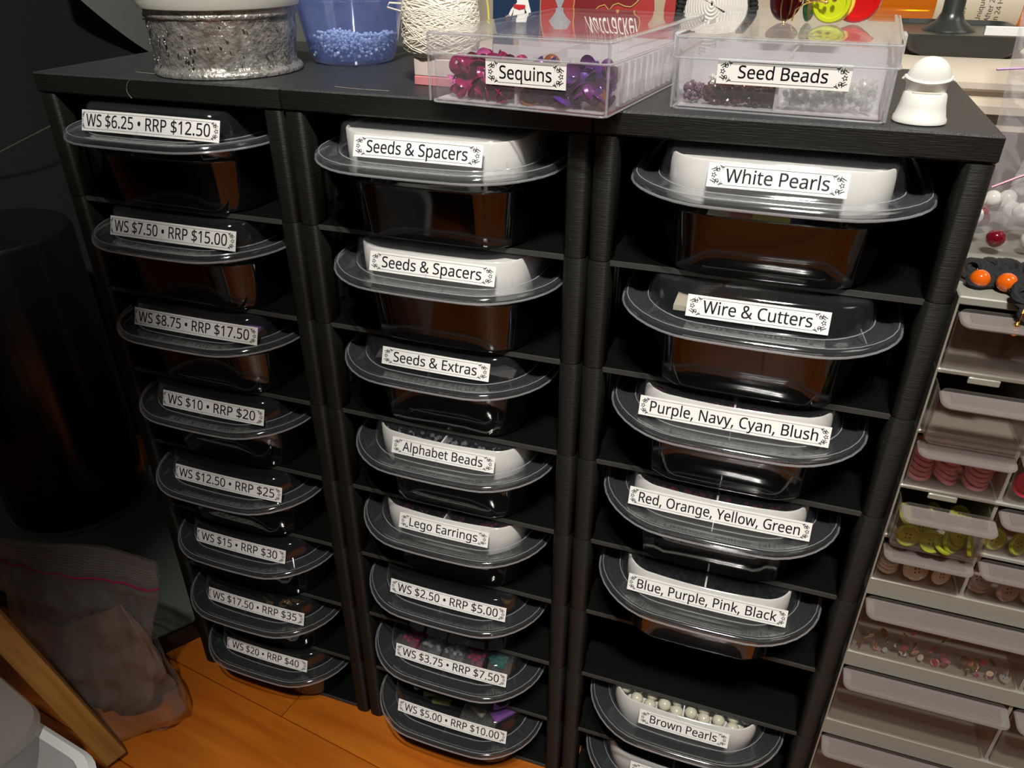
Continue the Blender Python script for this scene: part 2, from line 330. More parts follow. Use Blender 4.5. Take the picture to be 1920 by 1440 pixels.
# ------------------------------------------------------------------ room
fl = MB().box(-1.3, 2.0, -1.9, 1.2, -.03, -.0125).obj('floor', 'floor'); fl['kind'] = 'structure'
pk_w, pk_l = .088, .9; ang = math.radians(-8)
pm = MB().box(0, pk_l - .0006, 0, pk_w - .0007, -.0125, 0, .0006).mesh('plank', 'floor', smooth=False)
for r in range(-16, 14):
    off = (r * 37 % 10) / 10 * pk_l
    for c in range(-2, 4):
        x, y = c * pk_l - off, r * pk_w
        X, Y, _ = rot((x, y, 0), ang); X += .15; Y += -.3
        o = link('plank', pm, fl, (X, Y, 0), (0, 0, ang))
wl = MB().box(-1.3, 2.0, 1.05, 1.10, 0, 2.4).obj('wall_back', 'wall'); wl['kind'] = 'structure'
# the cream table behind, with a stepped moulded edge
t = thing('table', 'cream laminate table with a stepped moulded edge behind the racks', 'table', (0, 0, 0))
prof = [(.205, .485), (.199, .4825), (.199, .479), (.2035, .477), (.2035, .473), (.1965, .470), (.1965, .4655), (.203, .463), (.203, .455), (.21, .452), (1.02, .452), (1.02, .4885), (.215, .4885)]
b = MB(); b.loft([[(x, y, z) for y, z in prof] for x in (.14, 1.5)]); b.obj('tabletop', 'table', t, ang=25)
for x in (.18, 1.44):
    for y in (.3, .96):
        MB().box(x - .02, x + .02, y - .02, y + .02, 0, .452, .003).obj('leg', 'table', t)

# unseen dark blocks and bar, added to darken tub reflections and shade the left rack
o = thing('unseen_dark_block', 'large black square block left of the racks, unseen, added to darken tub reflections', 'blocker', (0, 0, 0))
MB().box(-1.25, -.27, -1.0, -.30, 0, .18, .03).obj('dark_block_body', 'cloth', o)
o = thing('unseen_dark_block', 'flat black block in front of the racks, unseen, added to darken tub reflections', 'blocker', (0, 0, 0))
MB().box(-.262, .23, -1.0, -.34, 0, .06, .02).obj('dark_block_body', 'cloth', o)
o = thing('unseen_rear_block', 'black block behind the viewpoint, unseen, added to darken tub reflections', 'unseen_rear_block', (0, 0, 0))
MB().box(-1.2, .36, -1.8, -1.02, 0, .40, .03).obj('block_base', 'cloth', o); MB().box(-1.2, .36, -1.88, -1.74, .40, .80, .03).obj('block_upper', 'cloth', o)
o = thing('unseen_shade_bar', 'black bar on a post, unseen, added above the picture to shade the left rack', 'stand', (0, 0, 0))
MB().box(-.60, .362, -.520, -.356, .965, .985, .004).obj('arm', 'cloth', o); MB().box(-.63, -.59, -.46, -.42, 0, .985, .003).obj('post', 'cloth', o)  # added between the bulbs and the left rack to cast shade

# ------------------------------------------------------------------ racks
def side_panel(mir):
    """one tier of one side: rounded front column, thin ribbed wall, rear column; x grows inwards"""
    b = MB(); s = -1 if mir else 1
    def col(y0, y1, front):
        h = TH - .0004; pts = []
        x0, x1 = .0005, .0122; r = .0036
        base = [(x0, y1), (x0, y0 + r)] + [(x0 + r - r * math.cos(a), y0 + r - r * math.sin(a)) for a in [PI / 2 * i / 4 for i in range(1, 5)]] + \
               [(x1 - r + r * math.sin(a), y0 + r - r * math.cos(a)) for a in [PI / 2 * i / 4 for i in range(0, 5)]] + [(x1, y1)]
        if not front: base = [(x, y0 + y1 - y) for x, y in base]
        ring = lambda z, e: [(s * (x + (e if x < .006 else -e)), y, z) for x, y in base]
        b.loft([ring(0, .0004), ring(.0005, 0), ring(h - .0005, 0), ring(h, .0004)])
    col(0, .011, True); col(D - .011, D, False)
    b.box(*sorted((s * .002, s * .0045)), .011, D - .011, 0, TH - .0004)
    for k in range(18): y = .018 + k * .0081; b.box(*sorted((s * .0045, s * .0058)), y, y + .003, .006, TH - .006)
    return b.mesh('side_panel', 'rack')
pL, pR = side_panel(False), side_panel(True)
sb = MB(); sb.box(.0105, W - .0105, .003, D - .002, -.0028, 0, .0002)
for sx in (.0105, W - .0135): sb.box(sx, sx + .003, .02, D - .02, -.006, -.0028)
sb.mi = 1; sb.box(.0108, W - .0108, .0022, .0030, -.0027, -.0001); sb.mi = 0  # edge strip coloured lighter, standing in for light its print layers scatter
shelf_me = sb.mesh('shelf', ['shelf', 'edge'])
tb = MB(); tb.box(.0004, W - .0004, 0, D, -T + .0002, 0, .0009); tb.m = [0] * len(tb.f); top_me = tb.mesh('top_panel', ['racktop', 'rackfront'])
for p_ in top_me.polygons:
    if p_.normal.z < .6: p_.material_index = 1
bk = MB(); bk.box(.0125, W - .0125, D - .004, D - .002, .001, TH * 8 - .001); back_me = bk.mesh('back_panel', 'shelf')
fo = MB(); fo.lathe([(.0045, 0), (.0052, .001), (.0052, .004)], 12)
rack_labels = ['black tiered shelving rack at the left, holding only containers with price labels',
               'black tiered shelving rack in the middle, between the other two racks',
               'black tiered shelving rack at the right, beside the grey drawer cabinet']
for i in range(3):
    r = thing('shelving_rack', rack_labels[i], 'shelving rack', (i * W, 0, 0), group='three black racks side by side')
    link('top_panel', top_me, r, (0, 0, TOP)); link('back_panel', back_me, r)
    for k in range(8):
        link('side_panel', pL, r, (0, 0, k * TH)); link('side_panel', pR, r, (W, 0, k * TH))
        if not (k == 0): link('shelf', shelf_me, r, (0, 0, k * TH))
    link('shelf', shelf_me, r, (0, 0, .0032))
def SZ(k): return 8 * TH - TH * k if k < 8 else .0032

# ------------------------------------------------------------------ food containers
A, Bh, R0 = .067, .0875, .039
ZF = .0395      # underside of the lid rim above the shelf
def lidsecs(off=0.0):
    q = [(.0006, 0, .0385), (0, .001, .039), (.0002, .0030, .039), (.0012, .0041, .038), (.0030, .0044, .0365), (.0045, .0040, .035), (.0053, .0029, .034),
         (.0095, .0026, .030), (.0118, .0034, .028), (.0138, .0036, .0240), (.0150, .0050, .0215), (.0190, .0158, .0160), (.0197, .0168, .0155), (.0209, .01725, .0145), (.0235, .0173, .0125)]
    DX = lambda d: d if d < .0130 else max(.0125, d - .0042)      # the dome sits closer to the rim at the sides than at the front
    return [sec(A - DX(d) - off, Bh - d - off, max(r - off, .004), z - (off if i > 1 else 0)) for i, (d, z, r) in enumerate(q)]
b = MB(); so, si = lidsecs(), lidsecs(.0006)
b.mi = 0; b.loft(so[:9], False, False); b.mi = 1; b.loft(so[8:], False, True)
b.mi = 0; b.loft(list(reversed(si[:9])), False, False); b.mi = 1; b.loft(list(reversed(si[8:])), True, False)
b.mi = 0; b.loft([si[0], so[0]], False, False)
b.mi = 2
b.tube(sec(A - .0004, Bh - .0004, .0388, .0008), .00055, 6, closed=True); b.tube(sec(A - .0122, Bh - .0122, .0276, .0036), .00030, 5, closed=True); b.tube(sec(A - .0022, Bh - .0022, .0372, .0043), .00022, 5, closed=True)
lid_me = b.mesh('lid', ['flange', 'lid', 'rim'])
# small triangular gussets between rim and dome
gus_mes = []
def gus(x, y, dx, dy):
    g = MB()
    L = math.hypot(dx, dy); nx, ny = -dy / L * .0003, dx / L * .0003
    a, c, d = (x, y, .0033), (x + dx, y + dy, .0037), (x + dx * .98, y + dy * .98, .0082)
    g.add([(a[0] + nx, a[1] + ny, a[2]), (c[0] + nx, c[1] + ny, c[2]), (d[0] + nx, d[1] + ny, d[2]), (a[0] - nx, a[1] - ny, a[2]), (c[0] - nx, c[1] - ny, c[2]), (d[0] - nx, d[1] - ny, d[2])],
          [(0, 1, 2), (5, 4, 3), (0, 2, 5, 3), (0, 3, 4, 1), (1, 4, 5, 2)]); gus_mes.append(g.mesh('gusset', 'flange', smooth=False))
for sx in (-1, 1):
    for sy in (-1, 1): gus(sx * (A - .0185), sy * (Bh - .0165), -sx * .0035, -sy * .0045)
for sy in (-1, 1): gus(0, sy * (Bh - .0100), 0, -sy * .0058)
tq = [(.0028, ZF + .0006, .037), (.0040, ZF, .0355), (.0100, ZF - .0006, .031), (.0118, ZF - .0012, .030), (.0124, .0325, .0295), (.0136, .0315, .0285), (.0142, .0302, .028), (.0188, .0030, .022), (.0196, .0012, .021), (.0222, 0, .018)]
b = MB()
TB = lambda z: (.0050, .0018) if z < .033 else (0, .0042)     # the foot is straighter than the rim
b.loft(list(reversed([sec(A - d, Bh - d - TB(z)[0], r, z, TB(z)[1]) for d, z, r in tq])), True, False)
b.loft([sec(A - d - .0012, Bh - d - .0012 - TB(z)[0], r - .001, z + (.0012 if z < .03 else .0), TB(z)[1]) for d, z, r in tq], False, True)
b.loft([sec(A - .0028, Bh - .0028, .037, ZF + .0006), sec(A - .0040, Bh - .0040, .036, ZF + .0006)], False, False)
tub_me = b.mesh('tub', 'tub')
# white inner tray (open, divided)
def tray_mesh(closed):
    b = MB(); h0, h1 = .002, ZF + .0150
    o = [(.0330, h0, .013), (.0315, h0 + .002, .013), (.0222, .030, .0145), (.0212, ZF, .0150), (.0212, h1 - .0006, .0140), (.0216, h1, .0137)]; KX = .0044
    b.loft([sec(A - d + KX, Bh - d, r, z) for d, z, r in o], True, False)
    ii = [(.0222, h1, .0131), (.0226, h1 - .0006, .0127), (.0226, ZF, .0129)] + ([(.0236, .030, .0125), (.0345, h0 + .003, .012)] if not closed else [])
    if closed: ii = [(.0222, h1, .0131), (.0226, h1 - .0004, .0127), (.0228, h1 - .0012, .0127)]
    b.loft([sec(A - d + KX, Bh - d, r, z) for d, z, r in ii], False, True)
    b.loft([sec(A - .0216 + KX, Bh - .0216, .0137, h1), sec(A - .0222 + KX, Bh - .0222, .0131, h1)], False, False)
    return b.mesh('inner_tray', 'tray')
tray_open, tray_shut = tray_mesh(False), tray_mesh(True)
dv = MB(); dv.box(-.0005, .0005, -Bh + .0232, Bh - .0232, ZF - .009, ZF + .0144); dv.box(-A + .0200, A - .0200, -.0005, .0005, ZF - .009, ZF + .0144)
div_me = dv.mesh('divider', 'tray', smooth=False)
DATA = {  # (rack, tier): (dx, front y, text, label x0, x1, label height, kind)
 (0, 1): (-.0016, -.0290, 'WS $6.25 • RRP $12.50', -.0400, .0510, .0112, 'empty'), (0, 2): (-.0016, -.0299, 'WS $7.50 • RRP $15.00', -.0390, .0490, .0112, 'empty'),
 (0, 3): (-.0030, -.0289, 'WS $8.75 • RRP $17.50', -.0390, .0520, .0110, 'cards'), (0, 4): (-.0038, -.0284, 'WS $10 • RRP $20', -.0330, .0460, .0108, 'empty'),
 (0, 5): (-.0044, -.0313, 'WS $12.50 • RRP $25', -.0360, .0510, .0106, 'empty'), (0, 6): (-.0025, -.0295, 'WS $15 • RRP $30', -.0360, .0410, .0104, 'empty'),
 (0, 7): (-.0049, -.0311, 'WS $17.50 • RRP $35', -.0360, .0500, .0102, 'bronze'), (0, 8): (-.0025, -.0294, 'WS $20 • RRP $40', -.0350, .0410, .0100, 'empty'),
 (1, 1): (.0, -.0323, 'Seeds & Spacers', -.0330, .0345, .0102, 'shut'), (1, 2): (.0019, -.0300, 'Seeds & Spacers', -.0335, .0372, .0102, 'shut'),
 (1, 3): (-.0023, -.0238, 'Seeds & Extras', -.0308, .0350, .0102, 'film'), (1, 4): (.0, -.0267, 'Alphabet Beads', -.0306, .0360, .0102, 'grey'),
 (1, 5): (-.0015, -.0260, 'Lego Earrings', -.0293, .0325, .0102, 'maroon'), (1, 6): (-.0021, -.0284, 'WS $2.50 • RRP $5.00', -.0395, .0450, .0100, 'dim'),
 (1, 7): (-.0015, -.0322, 'WS $3.75 • RRP $7.50', -.0392, .0460, .0100, 'bags'), (1, 8): (-.0009, -.0364, 'WS $5.00 • RRP $10.00', -.0405, .0465, .0100, 'packets'),
 (2, 1): (.0007, -.0287, 'White Pearls', -.0285, .0280, .0100, 'shut'), (2, 2): (.0015, -.0316, 'Wire & Cutters', -.0310, .0318, .0102, 'wire'),
 (2, 3): (-.0005, -.0290, 'Purple, Navy, Cyan, Blush', -.0468, .0458, .0102, 'plum'), (2, 4): (-.0013, -.0277, 'Red, Orange, Yellow, Green', -.0470, .0490, .0102, 'maroon'),
 (2, 5): (.0002, -.0318, 'Blue, Purple, Pink, Black', -.0436, .0460, .0102, 'black'), (2, 7): (.0002, -.0279, 'Brown Pearls', -.0275, .0305, .0102, 'pearls'),
 (2, 8): (.0, -.0280, '', -.0290, .0300, .0102, 'blackclear')}
extra = {'empty': 'empty looking dome', 'cards': 'coloured cards under the dome', 'bronze': 'bronze glitter under the dome', 'shut': 'white box filling the dome', 'film': 'clear bags in the dome',
         'grey': 'grey beads in white tray', 'maroon': 'maroon beads in white tray', 'dim': 'dark contents', 'bags': 'glittering clear bags inside', 'packets': 'lime and magenta packets inside',
         'wire': 'printed packet inside', 'plum': 'plum beads in white tray', 'black': 'black beads in white tray', 'pearls': 'pearls in white tray', 'blackclear': 'black beads in white tray'}
def heap(name, cx, cy, z, hx, hy, r, n, mats, label, cat, rough=.6, side=0):
    """a mass of beads as one uncountable object"""
    b = MB()
    for i in range(n):
        x, y = random.uniform(-hx, hx), random.uniform(-hy, hy)
        if side and side * x > hx - .012 and y < -hy + .012 and math.hypot(side * x - hx + .012, y + hy - .012) > .012: continue   # rounded tray corner
        b.mi = random.randrange(len(mats)); b.ico((cx + x, cy + y, z + random.uniform(-r, r) * rough), r * random.uniform(.85, 1.1))
    b.mi = 0; b.box(cx - hx * .72, cx + hx * .72, cy - hy * .72, cy + hy * .72, z - .012, z - r * .8)
    return tag(b.obj(name, mats, None), label, cat, kind='stuff')
KB = .0042 / A ** 2
for (ri, k), (dx, yf, text, lx0, lx1, lh, kd) in DATA.items():
    cx, cy, z = W * (ri + .5) + dx, yf + Bh, SZ(k)
    nm = ('labelled ' + text) if text else 'with its label cut off, lowest in the right rack'
    if 'Lego' in text: nm = 'labelled for earrings'
    pos = ''
    if text == 'Seeds & Spacers': pos = ', upper of two' if k == 1 else ', lower of two'
    place = ['topmost', 'second from top', 'third from top', 'fourth from top', 'fifth from top', 'third from bottom', 'second from bottom', 'lowest'][k - 1]
    lab = f'black domed-lid container {nm}, {place} in {["left", "middle", "right"][ri]} rack'
    if not text: lab = 'black domed-lid container with its label cut off, lowest in right rack'
    c = thing('food_container', lab, 'container', (cx, cy, z), group='black containers with clear domed lids')
    link('tub', tub_me, c); L = link('lid', lid_me, c, (0, 0, ZF))
    for gm_ in gus_mes: link('gusset', gm_, L)
    if kd in ('shut',): link('inner_tray', tray_shut, c)
    elif kd in ('grey', 'maroon', 'plum', 'black', 'pearls', 'blackclear'):
        tr = link('inner_tray', tray_open, c); link('divider', div_me, tr)
    # sticker on the sloping dome front
    tilt = math.atan2(.0040, .0108); zm = .0104
    yl = -Bh + .0150 + (zm - .005) * .0040 / .0108 - .0004
    xm, w = (lx0 + lx1) / 2, lx1 - lx0
    ow = .0058 if w < .08 and '$' not in text else .0040
    M = Matrix.Translation((xm, yl + KB * xm * xm, ZF + zm)) @ Matrix.Rotation(-tilt, 4, 'X')
    # keep the bend centred on the dome, not on the sticker
    M = Matrix.Translation((xm, yl, ZF + zm)) @ Matrix.Rotation(-tilt, 4, 'X')
    slope = 2 * KB * xm
    M = M @ Matrix.Translation((0, KB * xm * xm, 0)) @ Matrix.Rotation(math.atan(slope), 4, 'Z')
    flat_label(c, w, lh, text, ow, .55 if '$' not in text else .58, M, KB, trunc=(ri == 0))
    top = z + ZF + .0125
    ix, iy = A - .0228, Bh - .0262
    if kd in ('grey', 'maroon', 'plum', 'black', 'blackclear'):
        ms = {'grey': ['bead_grey', 'bead_black'], 'maroon': ['bead_maroon'], 'plum': ['bead_plum', 'bead_maroon', 'bead_black'], 'black': ['bead_black'], 'blackclear': ['bead_black', 'bead_grey']}[kd]
        if text.startswith('Lego'): ms = ['bead_maroon', 'bead_plum']
        for sx in (-1, 1):
            sd = 'left' if sx < 0 else 'right'
            heap('bead_heap', cx + sx * (ix / 2 + .0004), cy - iy / 2 - .0004, top - .0004, ix / 2 - .0005, iy / 2 - .001, .0017, 220, ms,
                 f'{kd if kd != "blackclear" else "black and grey"} beads in {sd} half of tray {nm}', 'beads', side=sx)
    if kd == 'pearls':
        pmh = MB().sph((0, 0, 0), 1, 16, 10).mesh('pearl_bead', 'pearl')
        pos_ = []
        for row in range(3):
            for q in range(10):
                x = -ix + .004 + q * (2 * ix - .008) / 9 + random.uniform(-.0007, .0007)
                if abs(x) < .0035 or (row == 0 and q in (0, 9)): continue
                y = -iy + .0015 + row * .0082 + (.0025 * (q % 2)); pos_.append((x, y, random.uniform(-.0008, .0012)))
        for x, y, zz in pos_:
            o = link('pearl_bead', pmh, None, (cx + x, cy + y, top - .0030 + zz + (.001 if y < -iy + .005 else .002)))
            s_ = .0043 * random.uniform(.95, 1.04); o.scale = (s_,) * 3
            tag(o, 'round cream pearl bead in the white tray of the container labelled Brown Pearls', 'bead', 'pearls in the lower right tray')
        MB().box(-ix + .004, ix - .004, -iy + .004, iy - .004, ZF - .008, ZF + .004, .003).obj('tray_insert', 'tray', c)
    if kd == 'cards':
        for n_, (mname, nm2, x) in enumerate((('salmonp', 'salmon', -.022), ('orangeb', 'orange', -.008), ('limep', 'lime', .006), ('navy', 'navy', .02), ('violetp', 'violet', .033))):
            p = MB().box(-.0066, .0066, -.02, .02, 0, .003, .0006).obj('bead_card', mname, None, loc=(cx + x, cy - .038, z + ZF + .002))
            tag(p, f'{nm2} card under the lid of the container labelled WS $8.75', 'card', 'coloured cards under the lid')
    if kd == 'bronze':
        b = MB()
        for q in range(60):
            M2 = Matrix.Translation((cx + random.uniform(.002, .043), cy + random.uniform(-.06, .02), z + ZF + random.uniform(.001, .010))) @ Matrix.Rotation(random.uniform(0, 6), 4, random.choice('XYZ')) @ Matrix.Rotation(random.uniform(0, 6), 4, 'X')
            b.box(-.003, .003, -.0012, .0012, -.0003, .0003, 0, M2)
        tag(b.obj('glitter_flakes', 'bronze', None, smooth=False), 'bronze glitter flakes in the container labelled WS $17.50', 'glitter', kind='stuff')
    if kd == 'film' or kd == 'bags':
        for q in range(5 if kd == 'bags' else 3):
            b = MB(); nx, ny = 14, 10; hx, hy = (.0085, .030) if kd == 'bags' else (.0145, .030)
            def fz(u, v, s_): return s_ * .0042 * (1 - u * u) * (1 - v ** 4) + .0014 * noise.noise(Vector((u * 2.5 + q * 7, v * 3, s_ * 3 + k)))
            for s_ in (1, -1):
                vs = [(hx * u, hy * v, fz(u, v, s_)) for v in [-1 + 2 * j / ny for j in range(ny + 1)] for u in [-1 + 2 * i_ / nx for i_ in range(nx + 1)]]
                b.add(vs, [(j * (nx + 1) + i_, j * (nx + 1) + i_ + 1, (j + 1) * (nx + 1) + i_ + 1, (j + 1) * (nx + 1) + i_) for j in range(ny) for i_ in range(nx)])
            xx = (-.034 + q * .0170) if kd == 'bags' else (-.028 + q * .029)
            o = b.obj('clear_bag', 'film', None, loc=(cx + xx, cy - .034, z + ZF + .0085), rot=(.12, 0, random.uniform(-.15, .15)))
            tag(o, f'small crinkled clear bag inside the container labelled {text.split(" •")[0]}', 'bag', f'clear bags under one lid, tier {k}')
        if kd == 'bags':
            for q, (mm, nn) in enumerate((('magp', 'magenta'), ('bead_clear', 'clear'), ('bead_clear', 'clear'), ('magp', 'magenta'), ('teal', 'teal'))):
                heap('bead_heap', cx - .034 + q * .0170, cy - .040, z + ZF + .007, .0062, .018, .0016, 50, [mm], f'{nn} beads in bag {["at the far left", "second from left", "in the middle", "second from right", "at the far right"][q]} under lid labelled WS $3.75', 'beads')
    if kd == 'packets':
        for q, (mm, nn, x, y, rz) in enumerate((('creamp', 'cream', -.036, -.028, .5), ('limep', 'lime', -.024, -.032, .35), ('magp', 'magenta', -.004, -.034, -.9), ('limep', 'lower lime', -.012, -.045, .1), ('creamp', 'large cream', .022, -.034, -.45), ('violetp', 'violet', .038, -.036, -.7))):
            M2 = MB(); M2.box(-.0075, .0075, -.014, .014, 0, .0048, .0014)
            o = M2.obj('bead_packet', mm, None, loc=(cx + x, cy + max(y, -.036) - .008, z + ZF + .0060 + (q % 2) * .0010), rot=(.04, .03 * (q % 3 - 1), rz))
            tag(o, f'{nn} packet under the lid of the container labelled WS $5.00', 'packet')
        b = MB()
        for q in range(26): b.tube([(cx + .006 + q * .0011, cy - .062, z + ZF + .0030), (cx + .008 + q * .0011, cy - .050, z + ZF + .0110)], .00035, 5)
        tag(b.obj('wire_bundle', 'steelwire', None), 'fine silver wires beside the cream packet in the container labelled WS $5.00', 'wire')
    if kd == 'dim':
        o = MB().box(-.012, .012, -.01, .01, 0, .008, .002).obj('bead_packet', 'bead_plum', None, loc=(cx + .022, cy - .036, z + ZF + .004)); tag(o, 'dark plum packet in the container labelled WS $2.50', 'packet')
        b = MB()
        for q in range(4): b.tube([(.004 * math.cos(a / 3) * (1 + q * .1), .006 * math.sin(a / 3), q * .001) for a in range(20)], .0004, 5, closed=False)
        tag(b.obj('gold_wire', 'brass', None, loc=(cx + .040, cy - .050, z + ZF + .006)), 'small gold wire coil at the right in the container labelled WS $2.50', 'wire')
    if kd == 'wire':
        pt = thing('craft_packet', 'printed yellow and salmon packet behind the Wire & Cutters label', 'packet', (cx - .004, cy - .062, z + ZF + .0040))
        for x0_, x1_, mm in ((-.034, -.018, 'creamp'), (-.018, -.006, 'salmonp'), (-.006, .004, 'yellowp'), (.004, .013, 'yellowp'), (.013, .020, 'navy')):
            MB().box(x0_, x1_ - .0002, 0, .03, -.001, .0016).obj('printed_panel', mm, pt)
        b = MB()
        for q in range(9): b.tube([(cx - .030 + q * .0007 + .010 * math.cos(a * PI / 8), cy - .035 + .012 * math.sin(a * PI / 8), z + ZF + .004 + q * .0009) for a in range(16)], .0004, 5, closed=True)
        tag(b.obj('wire_coil', 'steelwire', None), 'coil of silver wire in the container labelled Wire & Cutters', 'wire')

# ------------------------------------------------------------------ clear boxes on top
def clear_box(label, loc, rz, w, d, h, text, lw, lx, lz, lh, clasp):
    c = thing('bead_box', label, 'box', loc, rz, group='clear lidded boxes on the racks')
    b = MB(); wt = .0014; zl = h * .70
    # body
    cx_, cy_ = w / 2, d / 2
    so = [(0.0028, 0, .003), (.0012, .0012, .0035), (.0009, zl, .0035)]
    b.loft([[(cx_ + x, cy_ + y, z) for x, y in rrect(w / 2 - q, d / 2 - q, r, 0, 4)] for q, z, r in so], True, False)
    b.loft([[(cx_ + x, cy_ + y, z) for x, y in rrect(w / 2 - q - wt, d / 2 - q - wt, r, 0, 4)] for q, z, r in ((.0009, zl, .003), (.0012, wt, .003))], False, True)
    b.loft([[(cx_ + x, cy_ + y, zl) for x, y in rrect(w / 2 - q, d / 2 - q, r, 0, 4)] for q, r in ((.0009, .0035), (.0009 + wt, .003))], False, False)
    b.obj('box_body', 'box', c)
    b = MB()
    so = [(0, zl + .0004, .0035), (0, h - .0012, .0035), (.0010, h - .0002, .003), (.0028, h, .002)]
    b.loft([[(cx_ + x, cy_ + y, z) for x, y in rrect(w / 2 - q, d / 2 - q, r, 0, 4)] for q, z, r in so], False, True)
    b.loft([[(cx_ + x, cy_ + y, z) for x, y in rrect(w / 2 - q, d / 2 - q, r, 0, 4)] for q, z, r in ((.0012, zl + .0004, .003), (.0014, h - .0018, .003))], False, True)
    b.loft([[(cx_ + x, cy_ + y, zl + .0004) for x, y in rrect(w / 2 - q, d / 2 - q, .003, 0, 4)] for q in (0, .0012)], False, False)
    b.obj('box_lid', 'boxlid', c)
    b = MB()
    for z_, q_ in ((.0006, .0016), (zl + .0002, -.0002), (h - .0008, .0004)): b.tube([(cx_ + x, cy_ + y, z_) for x, y in rrect(w / 2 - q_, d / 2 - q_, .0033, 0, 4)], .00045, 5, closed=True)
    for sx in (-1, 1):
        for sy in (-1, 1): b.tube([(cx_ + sx * (w / 2 - .0013), cy_ + sy * (d / 2 - .0013), z_) for z_ in (.001, h - .001)], .0006, 6)
    b.obj('edge_beads', 'rim', c)
    # dividers
    MB().box(w / 2 - .0006, w / 2 + .0006, .003, d - .003, wt + .0001, zl - .002).obj('divider', 'boxin', c, smooth=False)
    for q in range(1, 5): MB().box(.004, w - .004, d * q / 5 - .0005, d * q / 5 + .0005, wt + .0001, zl - .002).obj('divider', 'boxin', c, smooth=False)
    # liner: cloudy floor tray
    MB().box(.004, w - .004, .004, d - .004, wt, wt + .0006).obj('floor_liner', 'boxin', c, smooth=False)
    # side ribs (little upright slots)
    b = MB()
    for q in range(14):
        y = .016 + q * (d - .03) / 14; b.box(w - .0026, w - .0012, y, y + .0006, .003, zl - .002)
    b.obj('side_ribs', 'boxin', c, smooth=False)
    b = MB(); b.box(w - .0002, w + .0034, d * .60, d * .60 + .012, zl - .003, zl + .005, .0008); b.box(w - .0002, w + .0022, d * .60 + .003, d * .60 + .009, zl - .010, zl - .003, .0005)
    b.obj('clasp', 'boxin', c)
    flat_label(c, lw, lh, text, .0052, .5, Matrix.Translation((lx, .0008, lz)), 0)
    return c
c1 = clear_box('clear plastic box labelled Sequins, overhanging the front of the middle rack', (.2522, -.0103, TOP), math.radians(-7.7), .0893, .146, .0305, 'Sequins', .0385, .0503, .0155, .0105, True)
c2 = clear_box('clear plastic box labelled Seed Beads, on top of the right rack', (.3602, .0104, TOP), math.radians(-3.6), .0905, .146, .0305, 'Seed Beads', .0535, .0465, .0170, .0100, True)
def inbox(loc, rz, p): x, y, z = rot(p, rz); return (loc[0] + x, loc[1] + y, loc[2] + z)
L1, R1 = (.2522, -.0103, TOP), math.radians(-7.7); L2, R2 = (.3602, .0104, TOP), math.radians(-3.6)
cup = MB(); cup.lathe([(.0005, .0009), (.45, .0008), (.8, .0004), (1, .0)], 16, cap0=True, cap1=False); 
cupm = {}
for mm in ('seq_mag', 'seq_pink', 'seq_pur', 'seq_vio', 'seq_gold'):
    b = MB(); b.lathe([(1, -.25), (.75, -.02), (.5, .1), (.16, .12)], 14, cap0=False, cap1=False); b.lathe([(.16, .05), (.5, .03), (.75, -.09), (1, -.32)], 14, cap0=False, cap1=False)
    b.lathe([(1, -.32), (1, -.25)], 14, cap0=False, cap1=False); cupm[mm] = b.mesh('sequin', mm)
def sequins(n, x0, x1, y0, y1, z0, z1, r, ms, Lc, Rz, label, grp, hw=None):
    for i in range(n):
        mm = random.choice(ms); p = (random.uniform(x0, x1), y0 + (y1 - y0) * random.random() ** 1.6, random.uniform(z0, z1))
        o = link('sequin', cupm[mm], None, inbox(Lc, Rz, p), (random.uniform(.3, 2.4), random.uniform(-.8, .8), random.uniform(0, 6)))
        s_ = r * random.uniform(.85, 1.1); o.scale = (s_, s_, s_)
        tag(o, label[mm], 'sequin', grp[mm] if isinstance(grp, dict) else grp)
lm = {'seq_mag': 'shiny magenta cup sequin in the left compartment of the Sequins box', 'seq_pink': 'pale pink cup sequin in the left compartment of the Sequins box',
      'seq_pur': 'purple sequin in the right compartment of the Sequins box', 'seq_vio': 'dark violet sequin in the right compartment of the Sequins box', 'seq_gold': 'golden sequin in the right compartment of the Sequins box'}
gm = {k_: v_.replace('sequin in', 'sequins in') for k_, v_ in lm.items()}
sequins(112, .0125, .0405, .0060, .026, .0052, .0185, .0045, ['seq_mag'] * 8 + ['seq_pink'], L1, R1, lm, gm)
sequins(4, .009, .012, .008, .012, .007, .011, .0040, ['seq_pink'], L1, R1, lm, gm)
sequins(105, .0485, .0840, .0055, .026, .0050, .0175, .0045, ['seq_pur'] * 6 + ['seq_vio'] * 3 + ['seq_gold'], L1, R1, lm, gm)
def box_heap(name, x0, x1, y0, y1, z1, r, n, mats, label, rise=0, ring=False):
    b = MB()
    for i in range(n):
        x, y = random.uniform(x0, x1), random.uniform(y0, y1); z = .0024 + r + (z1 - .0024 - r) * random.random(); z += rise * (x - x0) / (x1 - x0) * random.random()
        b.mi = random.randrange(len(mats)); p = inbox(L2, R2, (x, y, z))
        if ring:
            Mx = Matrix.Translation(p) @ Matrix.Rotation(random.uniform(0, 3), 4, 'X') @ Matrix.Rotation(random.uniform(0, 3), 4, 'Y')
            b.lathe([(r * .45, -r * .6), (r * .9, -r * .6), (r, 0), (r * .9, r * .6), (r * .45, r * .6), (r * .45, -r * .6)], 7, Mx, False, False)
        else: b.ico(p, r)
    return tag(b.obj(name, mats, None), label, 'beads', kind='stuff')
box_heap('bead_heap', .014, .0435, .0055, .0235, .0095, .0011, 520, ['bead_brown'], 'dark brown seed beads in the front left compartment of the Seed Beads box', ring=True)
box_heap('bead_heap', .0055, .0125, .0065, .020, .0095, .0011, 90, ['bead_mauve'], 'mauve seed beads at the left end of the Seed Beads box', ring=True)
